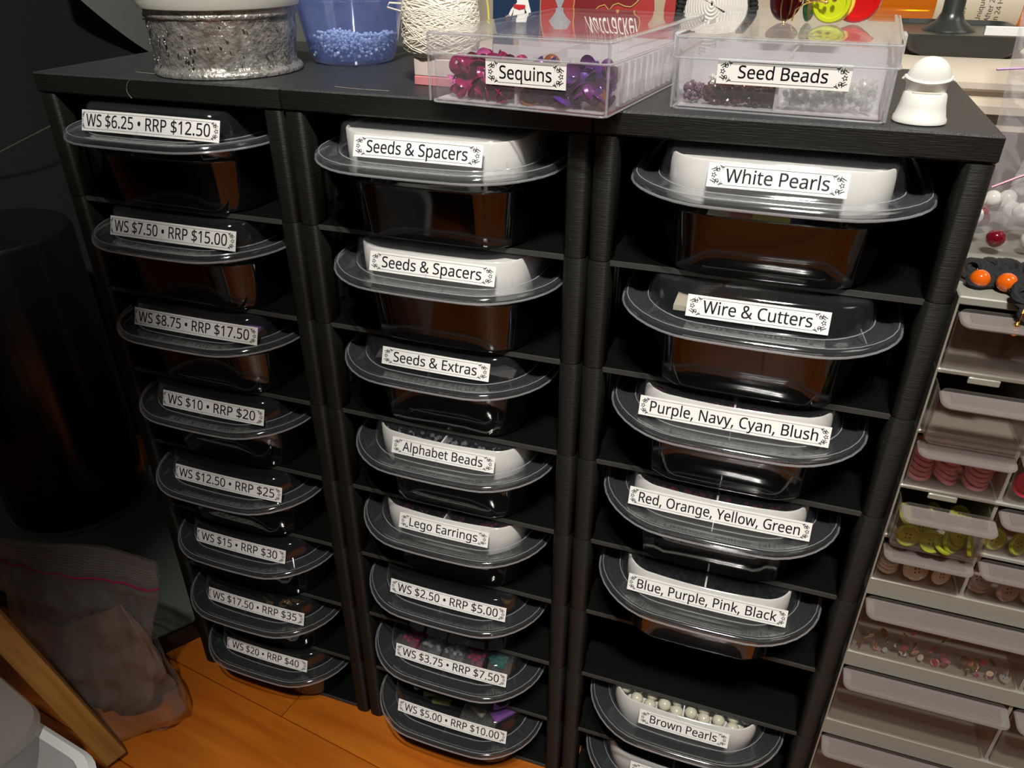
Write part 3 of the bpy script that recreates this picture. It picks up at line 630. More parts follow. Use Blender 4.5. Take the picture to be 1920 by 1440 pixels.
box_heap('bead_heap', .015, .022, .016, .026, .0135, .0012, 40, ['pearl_white'], 'white seed beads behind the brown beads in the Seed Beads box', ring=True)
box_heap('bead_heap', .0475, .084, .0055, .0250, .0095, .0013, 300, ['bead_clear'], 'clear glass seed beads in the right half of the Seed Beads box', rise=.007, ring=True)

# button bracelet on the Seed Beads box
zb = TOP + .0306
br = thing('button_bracelet', 'bracelet of dark red, lime and red buttons on the Seed Beads box lid', 'bracelet', (.414, .085, zb))
def disc(r, t_, rim=.15): return [(r * .3, -t_ / 2), (r * .92, -t_ / 2), (r, -t_ * .2), (r, t_ * .2), (r * .92, t_ / 2), (r * .75, t_ / 2), (r * .7, t_ * .25), (r * .02, t_ * .25)]
for nm, mm, x, y, r_, t_, ax, tw in (('dark_red_button', 'dark_btn', -.0125, -.001, .0102, .0034, .35, .5), ('green_button', 'green_btn', -.0015, 0, .0098, .0022, 1.25, .1), ('lime_button', 'olive', .0080, -.006, .0088, .0032, .18, -.1),
                                 ('yellow_button', 'yellow_btn', .0100, -.002, .0090, .0022, .3, 0), ('red_button', 'red_btn', .0195, .001, .0108, .0036, .35, -.3)):
    Mx = Matrix.Translation((x, y, r_ + .0002)) @ Matrix.Rotation(ax + tw, 4, 'Z') @ Matrix.Rotation(PI / 2, 4, 'X')
    MB().lathe(disc(r_, t_), 28, Mx).obj(nm, mm, br)
b = MB(); b.tube([(-.012 + .0075 * math.cos(a / 20 * 2 * PI) * .3, -.0075, .0085 + .0082 * math.sin(a / 20 * 2 * PI)) for a in range(20)], .0004, 6, closed=True)
b.tube([(-.0085, -.0065, .0010), (-.0075, -.0085, .006), (-.004, -.009, .0085), (0, -.010, .0100), (.006, -.011, .0095)], .0005, 6)
for x in (-.006, -.003, .002, .0055, .009): b.sph((x, -.0100, .0100 + .0005 * math.sin(x * 900)), .0011, 8, 5)
b.obj('gold_links', 'brass', br)

# white thimble-like clip
c = thing('thread_clip', 'white plastic finger-shaped clip with a domed top, beside the Seed Beads box', 'clip', (.4632, .0175, TOP)); c.scale = (.92, 1, .74)
b = MB(); rings = []
def half(w_, yf_, z, yb=.0045, n=16): return [(w_ * math.cos(PI + PI * i / n), -yf_ * math.sin(PI * i / n), z) for i in range(n + 1)] + [(w_ * .96, yb, z), (w_ * .5, yb + .002, z), (-w_ * .5, yb + .002, z), (-w_ * .96, yb, z)]
for z, w_, yf_ in ((0, .0106, .0095), (.0008, .0113, .0103), (.0026, .0112, .0102), (.0036, .0106, .0094), (.0095, .0095, .0078), (.0150, .0089, .0066), (.0158, .0084, .0060)): rings.append(half(w_, yf_, z))
b.loft(rings); b.obj('clip_body', 'white_pl', c)
def ov(w_, d_, yc_, z): return [(w_ * math.cos(t_), yc_ + d_ * math.sin(t_), z) for t_ in [2 * PI * j / 24 for j in range(24)]]
b = MB(); b.loft([ov(.0082, .0040, .0024, .0130), ov(.0086, .0046, .0024, .0200)] + [ov(.0090 * math.cos(a) + .0003, .0058 * math.cos(a) + .0002, .0022, .0215 + .0125 * math.sin(a)) for a in [PI / 2 * i / 9 for i in range(10)]]); b.obj('domed_top', 'white_pl', c)
b = MB(); n = 18     # raised collar arching across the front
b.tube([(.0092 * math.cos(PI + PI * i / n), .0024 - .0062 * math.sin(PI * i / n), .0238 - .0028 * math.sin(PI * i / n)) for i in range(n + 1)], .0009, 8); b.obj('collar', 'white_pl', c)
for s_ in (-1, 1): MB().lathe([(.0012, 0), (.0009, .0016), (.0002, .0022)], 10, Matrix.Translation((s_ * .0088, .002, .0228)) @ Matrix.Rotation(s_ * 2.0, 4, 'Y')).obj('side_tab', 'white_pl', c)
MB().box(-.0058, .0058, -.0046, -.0024, .01585, .0164, .0002).obj('slot_lining', 'cream', c)

# ------------------------------------------------------------------ glitter jar, blue cup, cork, yarn
jar = thing('glitter_jar', 'round silver glitter textured jar with frosted rim on the left rack', 'jar', (.103, .0440, TOP))
b = MB(); rings = []
for z, r_ in ((0, .0385), (.0005, .0408), (.0022, .0412), (.0036, .0400), (.0042, .0384), (.006, .0382), (.010, .0384), (.014, .0388), (.018, .0391), (.022, .0395), (.026, .0398), (.029, .0400), (.0295, .0408), (.031, .0408), (.0315, .0402), (.034, .0404)):
    n = 120; rings.append([((r_ + (.0011 * noise.noise(Vector((math.cos(2 * PI * j / n) * 5.5, math.sin(2 * PI * j / n) * 5.5, z * 130))) if .005 < z < .0285 else 0)) * math.cos(2 * PI * j / n),
                            (r_ + (.0011 * noise.noise(Vector((math.cos(2 * PI * j / n) * 5.5, math.sin(2 * PI * j / n) * 5.5, z * 130))) if .005 < z < .0285 else 0)) * math.sin(2 * PI * j / n), z) for j in range(n)])
b.loft(rings); b.obj('jar_body', 'glit', jar, ang=60)
MB().lathe([(.0405, .0335), (.0425, .034), (.0434, .0365), (.0437, .052), (.0425, .0545), (.039, .0555), (.037, .0548), (.036, .050), (.001, .049)], 64).obj('jar_lid', 'frost', jar)
b = MB()
for q in range(60):
    a = random.uniform(PI, 2 * PI); z = random.uniform(.006, .028); r_ = .0392 + z * .05
    b.ico((r_ * math.cos(a), r_ * math.sin(a), z), random.uniform(.0004, .0009))
o = b.obj('raised_dots', 'chrome', jar); o['kind'] = 'stuff'
cupo = thing('deli_cup', 'blue tinted clear cup of pale blue beads behind the racks\' front edge', 'cup', (.1525, .0995, TOP))
MB().lathe([(.001, .0005), (.021, .0), (.0242, .0012), (.0262, .006), (.0325, .0345), (.0345, .0352), (.0350, .037), (.0345, .0385), (.0338, .0385), (.0325, .0362), (.0315, .0350), (.0252, .006), (.022, .0025), (.001, .002)], 56).obj('cup_wall', 'bluecup', cupo)
MB().lathe([(.001, .0362), (.0300, .0366), (.0305, .0385), (.0352, .0392), (.0356, .0404), (.033, .041), (.0295, .0400), (.001, .0385)], 56).obj('cup_lid', 'bluecup', cupo)
b = MB()
for i in range(700):
    a = random.uniform(0, 2 * PI); rr = .0245 * math.sqrt(random.random()); zt = .0150 + .0012 * math.sin(a * 3); z = .004 + (zt - .004) * random.random() ** .6
    b.ico((.1525 + (rr + z * .12) * math.cos(a), .0995 + (rr + z * .12) * math.sin(a), TOP + z), .0011)
tag(b.obj('bead_heap', 'bluebead', None), 'pale blue glass beads filling the bottom of the blue cup', 'beads', kind='stuff')
c = thing('cork_stopper', 'tan brown cork-like block standing between glitter jar and blue cup', 'block', (.126, .150, TOP))
MB().lathe([(.013, 0), (.0155, .002), (.018, .022), (.017, .038), (.010, .043)], 20).obj('cork_body', 'cork', c)
c = thing('spool_box', 'small pale box with a pink base under the ball of cotton', 'box', (.2405, .0440, TOP), math.radians(-6))
MB().box(-.0135, .0135, -.0135, .0135, 0, .0045, .0004).obj('base_band', 'holder_p', c); MB().box(-.0133, .0133, -.0133, .0133, .0046, .0130, .0004).obj('box_body', 'holder_w', c)
yb = thing('yarn_ball', 'spool of cream cotton string standing left of the Sequins box', 'yarn', (.2350, .0475, TOP + .0131))
b = MB(); n = 48
prof = [(.006, 0), (.0165, .0004), (.0190, .003), (.0198, .008), (.0195, .016), (.0192, .022), (.0180, .0275), (.0145, .0300), (.008, .0296)]
b.lathe(prof, n); b.obj('wound_core', 'yarn', yb)
def prad(z):
    for (r0, z0), (r1, z1) in zip(prof[1:], prof[2:]):
        if z0 <= z <= z1: return r0 + (r1 - r0) * (z - z0) / (z1 - z0)
    return .0145
b = MB()
for q in range(88):
    a0 = random.uniform(0, 2 * PI); tilt = random.choice((1, -1)) * random.uniform(.004, .013); zc = random.uniform(.006, .024)
    pts = []
    for i in range(15):
        a = a0 + PI * 1.25 * i / 14; z = min(.0296, max(.0006, zc + tilt * math.sin((a - a0) * 1.1 - .9))); r_ = prad(z) + random.uniform(.0002, .0004)
        pts.append((r_ * math.cos(a), r_ * math.sin(a), z))
    b.tube(pts, .00042, 5)
b.tube([(-.019, -.006, .024), (-.0235, -.010, .0245), (-.0245, -.011, .0225), (-.019, -.007, .0205)], .00045, 5)
for q in range(5): b.tube([(-.012 + q * .002, -.0145, .026), (-.0135 + q * .003, -.011, .031), (-.005 + q * .002, -.004, .036)], .0004, 5)
o = b.obj('cotton_strands', 'yarn', yb); o['kind'] = 'stuff'
MB().lathe([(.008, .028), (.0088, .0295), (.0088, .040), (.0065, .040), (.006, .03)], 20).obj('spool_core', 'lilac', yb)
b = MB(); b.tube([(.0, 0, 0), (.0004, -.0005, -.006), (-.0006, 0, -.012), (.0003, 0, -.018), (.0008, 0, -.028)], .00075, 6)
tag(b.obj('yellow_thread', 'yarn_y', None, loc=(.2215, .150, TOP + .0462)), 'strand of yellow yarn hanging beside the navy card', 'thread')

# ------------------------------------------------------------------ cards behind
yc = .166
cd = thing('navy_card', 'navy blue card with a white figure in a red belt, behind the Sequins box', 'card', (.2185, yc, TOP), rot=(math.radians(-4), 0, 0))
MB().box(0, .0315, 0, .0012, 0, .075).obj('card_sheet', 'navy', cd, smooth=False)
def flatpoly(pts, y=-.0003): b = MB(); n = len(pts); b.add([(x, y, z) for x, z in pts] + [(x, 0, z) for x, z in pts], [tuple(range(n))] + [(i, (i + 1) % n, (i + 1) % n + n, i + n) for i in range(n)]); return b
flatpoly([(.010, .021), (.0125, .026), (.0165, .030), (.0150, .046), (.0220, .046), (.0240, .031), (.0265, .023), (.0245, .022), (.0218, .027), (.0215, .0190), (.0130, .0185), (.0145, .0265), (.0118, .0200)]).obj('figure_print', 'cardwhite', cd, smooth=False)
flatpoly([(.0143, .0270), (.0143, .0290), (.0222, .0287), (.0222, .0266), (.018, .0258)], -.0006).obj('belt_print', 'redbelt', cd, smooth=False)
flatpoly([(.0095, .0185), (.0085, .0215), (.0112, .0232), (.0128, .0205)], -.0006).obj('hand_print', 'tan', cd, smooth=False)
flatpoly([(.0150, .0040), (.0140, .012), (.0160, .0180), (.0195, .0180), (.0215, .011), (.0200, .0040)], -.0005).obj('boot_print', 'tan', cd, smooth=False)
b = MB()
for (x, z) in ((.0275, .0330), (.0060, .010), (.0285, .012)):
    for q in range(5): a = -.8 + q * .4 + PI / 2; v2, f2 = ribbon([(x + .001 * math.cos(a), z + .001 * math.sin(a)), (x + .003 * math.cos(a), z + .003 * math.sin(a))], .0003); b.add([(p[0], -.0004, p[1]) for p in v2], f2)
b.obj('twig_print', 'cardwhite', cd, smooth=False)
cd = thing('red_card', 'red card with gold frame and white script lettering, behind the Sequins box', 'card', (.2508, yc + .0005, TOP), rot=(math.radians(-4), 0, 0))
MB().box(0, .0850, 0, .0012, 0, .080).obj('card_sheet', 'red', cd, smooth=False)
gp = [(.0220, .080), (.0215, .040), (.0222, .0335), (.0215, .0265), (.0245, .0260), (.0270, .0232), (.0300, .0228), (.0340, .0255), (.0380, .0290), (.0415, .0300), (.0445, .0270), (.0470, .0300), (.0500, .0310), (.0540, .0295), (.0580, .0292), (.0605, .0310), (.0640, .0345), (.0650, .040), (.0655, .080)]
flatpoly(gp, -.0002).obj('maroon_panel_print', 'maroonp', cd, smooth=False)
b = MB(); v2, f2 = ribbon(gp, .0007); b.add([(p[0], -.0006, p[1]) for p in v2], f2); b.obj('gold_line_print', 'gold', cd, smooth=False)
flatpoly([(.0125, .0250), (.0050, .0430), (.0085, .0560), (.0165, .0560), (.0200, .0430)], -.0005).obj('bauble_print', 'silver', cd, smooth=False)
flatpoly([(.0100, .006), (.0090, .016), (.0112, .0245), (.0136, .0245), (.0155, .016), (.0145, .006)], -.0005).obj('tassel_print', 'tan', cd, smooth=False)
V, Fs, asp = text_geo('Nutcracker'); b = MB(); b.add([(.0290 + .034 * v[0] + v[1] * .0050, -.0006, .0350 + v[1] * .0260) for v in V], Fs); b.obj('lettering', 'cardwhite', cd, smooth=False)
flatpoly([(.0735, .020), (.0720, .034), (.0700, .0415), (.0730, .0530), (.0790, .0530), (.0815, .0415), (.0790, .034), (.0775, .020)], -.0005).obj('ornament_print', 'tan', cd, smooth=False)
# crochet ornament: white oval of concentric rounds with black straps
kn = thing('crochet_ornament', 'white crocheted oval with black straps behind the Seed Beads box', 'ornament', (.3560, .186, TOP))
b = MB()
for q in range(15):
    f_ = (q + 1) / 15; n = 56; b.tube([(.0235 * f_ * math.cos(2 * PI * i / n), -.006 * (1 - f_ * f_), .031 + .031 * f_ * math.sin(2 * PI * i / n) * (1.0)) for i in range(n)], .00115, 6, closed=True)
b.obj('white_rounds', 'knit', kn); 
b = MB(); b.lathe([(.001, 0), (.9, .0), (1, .06), (.9, .12), (.001, .12)], 32, Matrix.Translation((0, .002, .031)) @ Matrix.Diagonal((.0235, .012, .031, 1)) @ Matrix.Rotation(-PI / 2, 4, 'X')); b.obj('backing', 'knit', kn)
for i_, pts in enumerate((((-.0310, -.004, .0), (-.0270, -.005, .018), (-.0215, -.004, .040), (-.016, -.003, .058)), ((-.0235, -.006, .0), (-.0205, -.007, .018), (-.0165, -.006, .038), (-.012, -.005, .056)), ((.0285, -.005, .0), (.0270, -.006, .018), (.0225, -.005, .038), (.018, -.004, .056)))):
    b = MB()
    for j in range(26):
        f_ = j / 25 * 3; s_ = min(2, int(f_)); fr = f_ - s_; p = Vector(pts[s_]).lerp(Vector(pts[s_ + 1]), fr); b.ico(p + Vector((0, 0, .0022)), .0030)
    b.obj('black_strap', 'knitblack', kn)
# amber bottles, stand and tray on the table
bot = thing('pill_bottle', 'orange see-through pill bottle with a printed label lying on the table', 'bottle', (.462, .455, TOP + .0205 - .0026), rot=(0, 0, math.radians(2)))
Mx = Matrix.Rotation(PI / 2, 4, 'Y')
MB().lathe([(.019, 0), (.0225, .002), (.0225, .165), (.020, .168)], 40, Mx).obj('bottle_body', 'amber', bot)
n = 24; b = MB(); b.loft([[(x, -.0228 * math.cos(a), .0228 * math.sin(a)) for a in [-.9 + 2.1 * i / n for i in range(n + 1)]] + [(x, -.0226 * math.cos(a), .0226 * math.sin(a)) for a in [-.9 + 2.1 * (n - i) / n for i in range(n + 1)]] for x in (.048, .112)]); b.obj('bottle_label', 'creamp', bot)
b = MB()
for ln, (s_, xx, sz) in enumerate((('Tabs', .071, .0048), ('Unique As Nee', .0835, .0055), ('After 2', .0905, .0055), ('in 24 Hou', .0965, .0055))):
    V, Fs, asp = text_geo(s_); wd = sz * asp * .72
    for_v = []
    for v in V:
        a = -.55 + v[0] * wd / .0229; for_v.append((xx - v[1] * sz * .7, -.02295 * math.cos(a), .02295 * math.sin(a)))
    b.add(for_v, Fs)
b.obj('lettering', 'ink', bot, smooth=False)
st = thing('display_stand', 'dark grey tray with a round post, in front of the orange bottle', 'stand', (.512, .315, TOP - .0026))
b = MB(); b.loft([[(x, y, z) for x, y in rrect(hx, hy, r, 0, 6)] for hx, hy, r, z in ((.030, .050, .008, 0), (.034, .054, .010, .004), (.040, .058, .012, .0125), (.042, .060, .012, .014))], True, False)
b.loft([[(x, y, z) for x, y in rrect(hx, hy, r, 0, 6)] for hx, hy, r, z in ((.042, .060, .012, .014), (.040, .058, .011, .0142), (.038, .056, .010, .0112))], False, True); b.obj('tray', 'darkgrey', st)
MB().lathe([(.0175, .0113), (.0165, .013), (.0095, .0175), (.0070, .023), (.0066, .075), (.001, .076)], 32, Matrix.Translation((-.004, .004, 0))).obj('post', 'darkgrey', st)
MB().box(.0135, .0375, -.030, -.027, .0116, .0175, .0004).obj('tag', 'label', st)
b = MB()
for q in range(26): b.sph((random.uniform(-.017, .014), random.uniform(-.008, .008), .003 + random.uniform(0, .0045)), .003, 8, 6)
tag(b.obj('bead_heap', 'red_bead', None, loc=(.438, .318, TOP - .0026)), 'small heap of dark red beads on the table behind the red button', 'beads', kind='stuff')

# ------------------------------------------------------------------ drawer cabinet
X0, YC = .4941, 0.0; cab_w, cab_d, ctop = .1760, .135, .4245
cb = thing('drawer_cabinet', 'grey plastic drawer cabinet with clear drawers at the right of the racks', 'cabinet', (X0, YC, 0))
rows = [(.3893, .4205), (.3560, .3865), (.3235, .3535), (.2915, .3210), (.2605, .2885)]; wrows = [(.2040, .2485), (.1435, .1920), (.083, .130), (.0225, .0695)]
rails = [(.4205, .4245), (.3868, .3893), (.3538, .3560), (.3212, .3235), (.2888, .2915), (.2487, .2605), (.1922, .2040), (.1302, .1435), (.0697, .083), (.004, .0225)]
b = MB()
for i, (z0, z1) in enumerate(rails):
    MB().box(0, cab_w, 0, cab_d, z0, z1, .0006).obj('rail', 'grey_frame', cb)
for x in (0, cab_w - .0009): MB().box(x, x + .0009, .0002, cab_d, .004, ctop - .001).obj('side_wall', 'grey_frame', cb, smooth=False)
MB().box(0, cab_w, cab_d, cab_d + .0015, .004, ctop).obj('back_wall', 'grey_frame', cb, smooth=False)
for f_ in (1, 2, 3): MB().box(cab_w * f_ / 4 - .0008, cab_w * f_ / 4 + .0008, .0015, cab_d, .2605, .4205).obj('post', 'grey_frame', cb, smooth=False)
MB().box(cab_w / 2 - .0009, cab_w / 2 + .0009, .0015, cab_d, .004, .2487).obj('post', 'grey_frame', cb, smooth=False)
for x in (.020, .064): MB().box(x - .0065, x + .0065, -.0006, .0008, .3838, .3872, .0005).obj('drawer_stop', 'grey_frame', cb)
MB().box(.0135, .0265, -.0006, .0008, .3182, .3216, .0005).obj('drawer_stop', 'grey_frame', cb)
# feet joining the cabinet to the floor
for x in (.012, cab_w - .012):
    for y in (.012, cab_d - .012): MB().lathe([(.006, 0), (.005, .0042)], 12, Matrix.Translation((x, y, 0))).obj('foot', 'grey_frame', cb)
def drawer_mesh(w, h, lipd):
    """front-left-bottom at origin; front face at y=0; lip towards -y"""
    t_ = .0009; d_ = .118; hh = h - .0015
    b = MB(); b.mi = 0
    fr = [(w / 2 + x, hh / 2 + z) for x, z in rrect(w / 2, hh / 2, min(.0035, hh / 3), 0, 4)]
    b.loft([[(x, y, z) for x, z in fr] for y in (0, t_)])
    b.box(0.0003, t_, t_, d_, 0.001, hh * .9); b.box(w - t_, w - .0003, t_, d_, 0.001, hh * .9); b.box(t_, w - t_, t_, d_, .0008, .0014); b.box(t_, w - t_, d_ - t_, d_, .001, hh * .9)
    b.mi = 1
    z0 = hh - .0022; r_ = .0035
    lp = [(0.0005, .0)] + [(.0005 + r_ - r_ * math.cos(a), -lipd + r_ - r_ * math.sin(a)) for a in [PI / 2 * i / 5 for i in range(6)]] + [(w - .0005 - r_ + r_ * math.sin(a), -lipd + r_ - r_ * math.cos(a)) for a in [PI / 2 * i / 5 for i in range(6)]] + [(w - .0005, .0)]
    def lz(x, y, o): return z0 + o - .0016 * (-y / lipd) ** 2
    b.loft([[(x, y, lz(x, y, 0)) for x, y in lp], [(x, y, lz(x, y, .0009)) for x, y in lp]])
    # down-turned thick edge and fine grip ribs
    b.tube([(x, y, lz(x, y, 0)) for x, y in lp], .00075, 6)
    nr = 9
    for i in range(nr):
        y = -lipd + .0018 + (lipd - .0030) * i / nr; b.box(.004, w - .004, y, y + .00035, lz(0, y, .0009), lz(0, y, .0013))
    return b.mesh('drawer', ['drawer', 'lip'], ang=35)
sw = cab_w / 4 - .0030; ww = cab_w / 2 - .0034
dm = {}
pull = {(0, 0): .002, (1, 0): .012, (2, 0): .002, (3, 0): .010, (4, 0): .001, (1, 1): .001}
for ri_, (z0, z1) in enumerate(rows):
    for ci in range(4):
        key = ('s', round(z1 - z0, 4))
        if key not in dm: dm[key] = drawer_mesh(sw, z1 - z0, .0100)
        link('drawer', dm[key], cb, (cab_w * ci / 4 + .0013, -pull.get((ri_, ci), 0.0), z0 + .0006))
for z0, z1 in wrows:
    for ci in range(2):
        key = ('w', round(z1 - z0, 4))
        if key not in dm: dm[key] = drawer_mesh(ww, z1 - z0, .0125)
        link('drawer', dm[key], cb, (cab_w * ci / 2 + .0014, 0, z0 + .0006))
# buttons
def button_mesh(mm):
    b = MB(); b.mi = 0; b.lathe([(.02, -.2), (.85, -.2), (1, -.08), (1, .1), (.93, .2), (.82, .2), (.74, .12), (.01, .12)], 22)
    b.mi = 1
    for q in range(4):
        a = PI / 4 + q * PI / 2; b.lathe([(.085, .10), (.085, .135)], 8, Matrix.Translation((.24 * math.cos(a), .24 * math.sin(a), 0)))
    return b.mesh('button', [mm, 'hole'])
bm = {k_: button_mesh(k_) for k_ in ('pink', 'lime', 'cream', 'taupe', 'crimson')}
def button(mm, x, y, z, r, rx, ry, label, grp):
    o = link('button', bm[mm], None, (X0 + x, YC + y, z), (rx, ry, random.uniform(0, 1.2))); o.scale = (r, r, r); tag(o, label, 'button', grp)
g_ = 'pink buttons stacked in the clear drawer'; l_ = 'pink round button in a slanting stack behind the clear drawer front'
for (x, n, lean, y) in ((.0082, 6, 0, .009), (.0200, 6, .25, .009), (.0335, 5, -.3, .009), (.0270, 2, .1, .0175)):
    for q in range(n): button('pink', x + lean * .0022 * q * -.4, y + .0003 * q, .3275 + q * .0027, .0062, .42, lean * .6, l_, g_)
button('crimson', .0535, .0032, .3340, .0068, 1.35, .2, 'crimson button upright in the drawer right of the pink buttons', 'crimson')
for x, y, z, rx, ry in ((.0090, -.0070, .2985, 1.35, .1), (.0200, -.0070, .2975, 1.15, 0), (.0145, -.0030, .3015, 1.3, 0), (.0285, -.0055, .2985, .95, .5), (.0300, -.0045, .3005, .95, .5), (.0315, -.0035, .3025, .95, .5), (.0370, -.0055, .2990, 1.2, .7), (.0255, -.006, .2965, .5, .2), (.0085, .006, .302, .9, .1), (.022, .008, .305, .7, .2), (.033, .009, .305, .8, .2)):
    button('lime', x, y, z, .0058, rx, ry, 'lime green button in the pulled out drawer below the pink buttons', 'lime buttons in the pulled out drawer')
for x, y, z, rx, ry in ((.0495, .0045, .2985, 1.3, .2), (.0600, .0040, .2985, 1.3, 0), (.0700, .0050, .2985, 1.2, 0)):
    button('lime', x, y, z, .0059, rx, ry, 'lime green button in the closed drawer right of the pulled out lime drawer', 'lime buttons in the right drawer')
for x, y, z, rx, ry, r in ((.0075, .0070, .2660, .3, 0, .0055), (.0075, .0070, .2685, .3, 0, .0055), (.0075, .0070, .2710, .3, 0, .0055), (.0185, .0055, .2690, 1.3, -.3, .0060), (.0212, .0040, .2690, 1.35, -.1, .0062), (.0330, .0040, .2690, 1.4, .1, .0055)):
    button('cream', x, y, z, r, rx, ry, 'cream button in the clear drawer under the lime buttons', 'cream buttons in the left drawer')
for x, y, z, rx, ry, r in ((.0505, .0075, .2660, .2, 0, .0062), (.0510, .0072, .2690, .25, 0, .0062), (.0640, .0038, .2690, 1.35, 0, .0066), (.0745, .0045, .2690, 1.3, .1, .0058)):
    button('taupe', x, y, z, r, rx, ry, 'taupe grey button in the drawer right of the cream buttons', 'taupe buttons')
# loose sequins in the wide drawer
cols = {'orange': (.55, .17, .04), 'peach': (.55, .33, .2), 'magenta': (.30, .02, .10), 'olive': (.16, .17, .03), 'cream': (.65, .58, .48), 'violet': (.06, .03, .12), 'green': (.03, .09, .04), 'brown': (.14, .05, .03), 'pink': (.5, .12, .22), 'silver': (.4, .45, .45)}
sm = {}
for cn, cc in cols.items():
    MT['sq_' + cn] = mat('loose_sequin_' + cn, cc, .22, metal=.35)
    b = MB(); b.lathe([(.14, .06), (1, -.05), (1, .02), (.14, .12)], 12, cap0=False, cap1=False); sm[cn] = b.mesh('sequin', 'sq_' + cn)
names = list(cols)
for q in range(76):
    cn = random.choice(names); x = random.uniform(.006, .082); zt = .0095 if x > .05 else .020
    z = .2065 + abs(random.gauss(0, 1)) * zt * .5; z = min(z, .2300)
    o = link('sequin', sm[cn], None, (X0 + x, YC + random.uniform(.0022, .005), z), (random.uniform(.9, 1.9), random.uniform(-.5, .5), random.uniform(0, 6)))
    s_ = random.uniform(.0013, .0026); o.scale = (s_,) * 3; tag(o, f'small loose {cn} sequin in the wide clear drawer', 'sequin', f'loose {cn} sequins in the wide drawer')

# ------------------------------------------------------------------ things on the cabinet
lc = thing('crochet_necklace', 'black crocheted lace necklace with orange beads draped on the drawer cabinet', 'necklace', (X0, 0, ctop))
b = MB(); random.seed(11)
def petal(cx_, cy_, cz_, r_, tl):
    b.tube([(cx_ + r_ * math.cos(2 * PI * i / 14), cy_ + r_ * math.sin(2 * PI * i / 14) * math.cos(tl), cz_ + r_ * math.sin(2 * PI * i / 14) * math.sin(tl)) for i in range(14)], .0016, 6, closed=True)
for i in range(34):
    f_ = i / 33; x = .006 + .085 * f_; y = .020 + .006 * math.sin(f_ * 9); petal(x, y, .0035 + random.uniform(0, .004), random.uniform(.003, .005), random.uniform(.2, .9))
    petal(x + .002, y - .007, .0030, .0034, .4)
for i in range(16): petal(.026 + random.uniform(-.004, .010), .004 + random.uniform(-.009, .006), .0018 if i < 8 else .004, .0036, .5)
for i in range(12): petal(.026 + i * .0022, -.0065 + .002 * math.sin(i), -.002 - .006 * math.sin(PI * i / 11), .0034, 1.2)
b.obj('lace', 'knitblack', lc)
for x, y, z in ((.0085, .0125, .004), (.0185, .0105, .0045), (.0350, .0085, .0070), (.0375, -.0075, -.001), (.0420, .014, .008)): MB().sph((x, y, z), .0042, 18, 12).obj('orange_bead', 'orangeb', lc)
for x, y, z in ((.0275, .0075, .0060), (.0300, -.0085, .0005), (.0305, .0055, .007), (.0325, -.004, .005)): MB().sph((x, y, z), .0024, 14, 8).obj('black_bead', 'bead_black', lc)
b = MB(); b.tube([(.0225, -.0085, -.006), (.0225, -.0090, -.001), (.0235, -.006, .002)], .0005, 6); b.lathe([(.0012, 0), (.0016, .001), (.0014, .005), (.0004, .006)], 10, Matrix.Translation((.0220, -.0085, -.011))); b.obj('clasp', 'brass', lc)
def film(name, mname, parent, quad, nx, ny, amp, thick, seed):
    """pillow of two wrinkled films between four corners"""
    a_, b_, c_, d_ = [Vector(q) for q in quad]; nrm = (b_ - a_).cross(d_ - a_).normalized(); bb = MB()
    for s_ in (1, -1):
        vs = []
        for j in range(ny + 1):
            for i in range(nx + 1):
                u, v = i / nx, j / ny; p = a_.lerp(b_, u).lerp(d_.lerp(c_, u), v); e = (math.sin(PI * u) ** .5) * max(0, 1 - v) ** .6
                w_ = noise.noise(Vector((u * 5 + seed, v * 6, s_ * 2))) + .5 * noise.noise(Vector((u * 14 + seed, v * 12, s_ * 5)))
                ed = min(1, 6 * u, 6 * (1 - u)) * .8 + .2
                vs.append(p + nrm * (s_ * thick * e + amp * w_ * ed))
        bb.add(vs, [(j * (nx + 1) + i, j * (nx + 1) + i + 1, (j + 1) * (nx + 1) + i + 1, (j + 1) * (nx + 1) + i) for j in range(ny) for i in range(nx)])
    return bb.obj(name, mname, parent, ang=180)
zc = ctop
bg = thing('zip_bag', 'clear zip bag of pearls and red beads leaning from cabinet top to the table', 'bag', (0, 0, 0))
film('bag_film', 'bag', bg, ((.503, .052, zc + .010), (.640, .052, zc + .010), (.640, .172, zc + .108), (.520, .172, zc + .108)), 60, 60, .0058, .012, 3)
MB().tube([(.508 + i * .013, .128 + .002 * math.sin(i), zc + .0745 + .001 * math.sin(i * 1.7)) for i in range(11)], .0006, 5).obj('zip_strip', 'bagzip3', bg)
bg2 = thing('zip_bag', 'second clear zip bag with a magenta strip lying over the bag of pearls', 'bag', (0, 0, 0))
film('bag_film', 'bag', bg2, ((.508, .044, zc + .022), (.650, .040, zc + .020), (.660, .100, zc + .088), (.540, .120, zc + .092)), 50, 50, .0050, .005, 9)
MB().tube([(.505 + i * .010, .052 + i * .0015, zc + .034 + i * .0045 + .001 * math.sin(i)) for i in range(12)], .0006, 5).obj('zip_strip', 'bagzip', bg2)
pwm = MB().sph((0, 0, 0), 1, 16, 10).mesh('pearl_bead', 'pearl_white'); rdm = MB().sph((0, 0, 0), 1, 16, 10).mesh('red_bead', 'red_bead')
random.seed(5)
for q in range(44):
    x, y = random.uniform(.500, .585), random.uniform(.056, .100); z = zc + .0060 + random.uniform(.0, .016)
    red = q % 3 == 1
    o = link('red_bead' if red else 'pearl_bead', rdm if red else pwm, None, (x, y, z)); o.scale = (.0043,) * 3
    tag(o, 'dark red bead among the pearls in the zip bag' if red else 'white pearl in the zip bag on the drawer cabinet', 'bead', 'red beads in the zip bag' if red else 'white pearls in the zip bag')

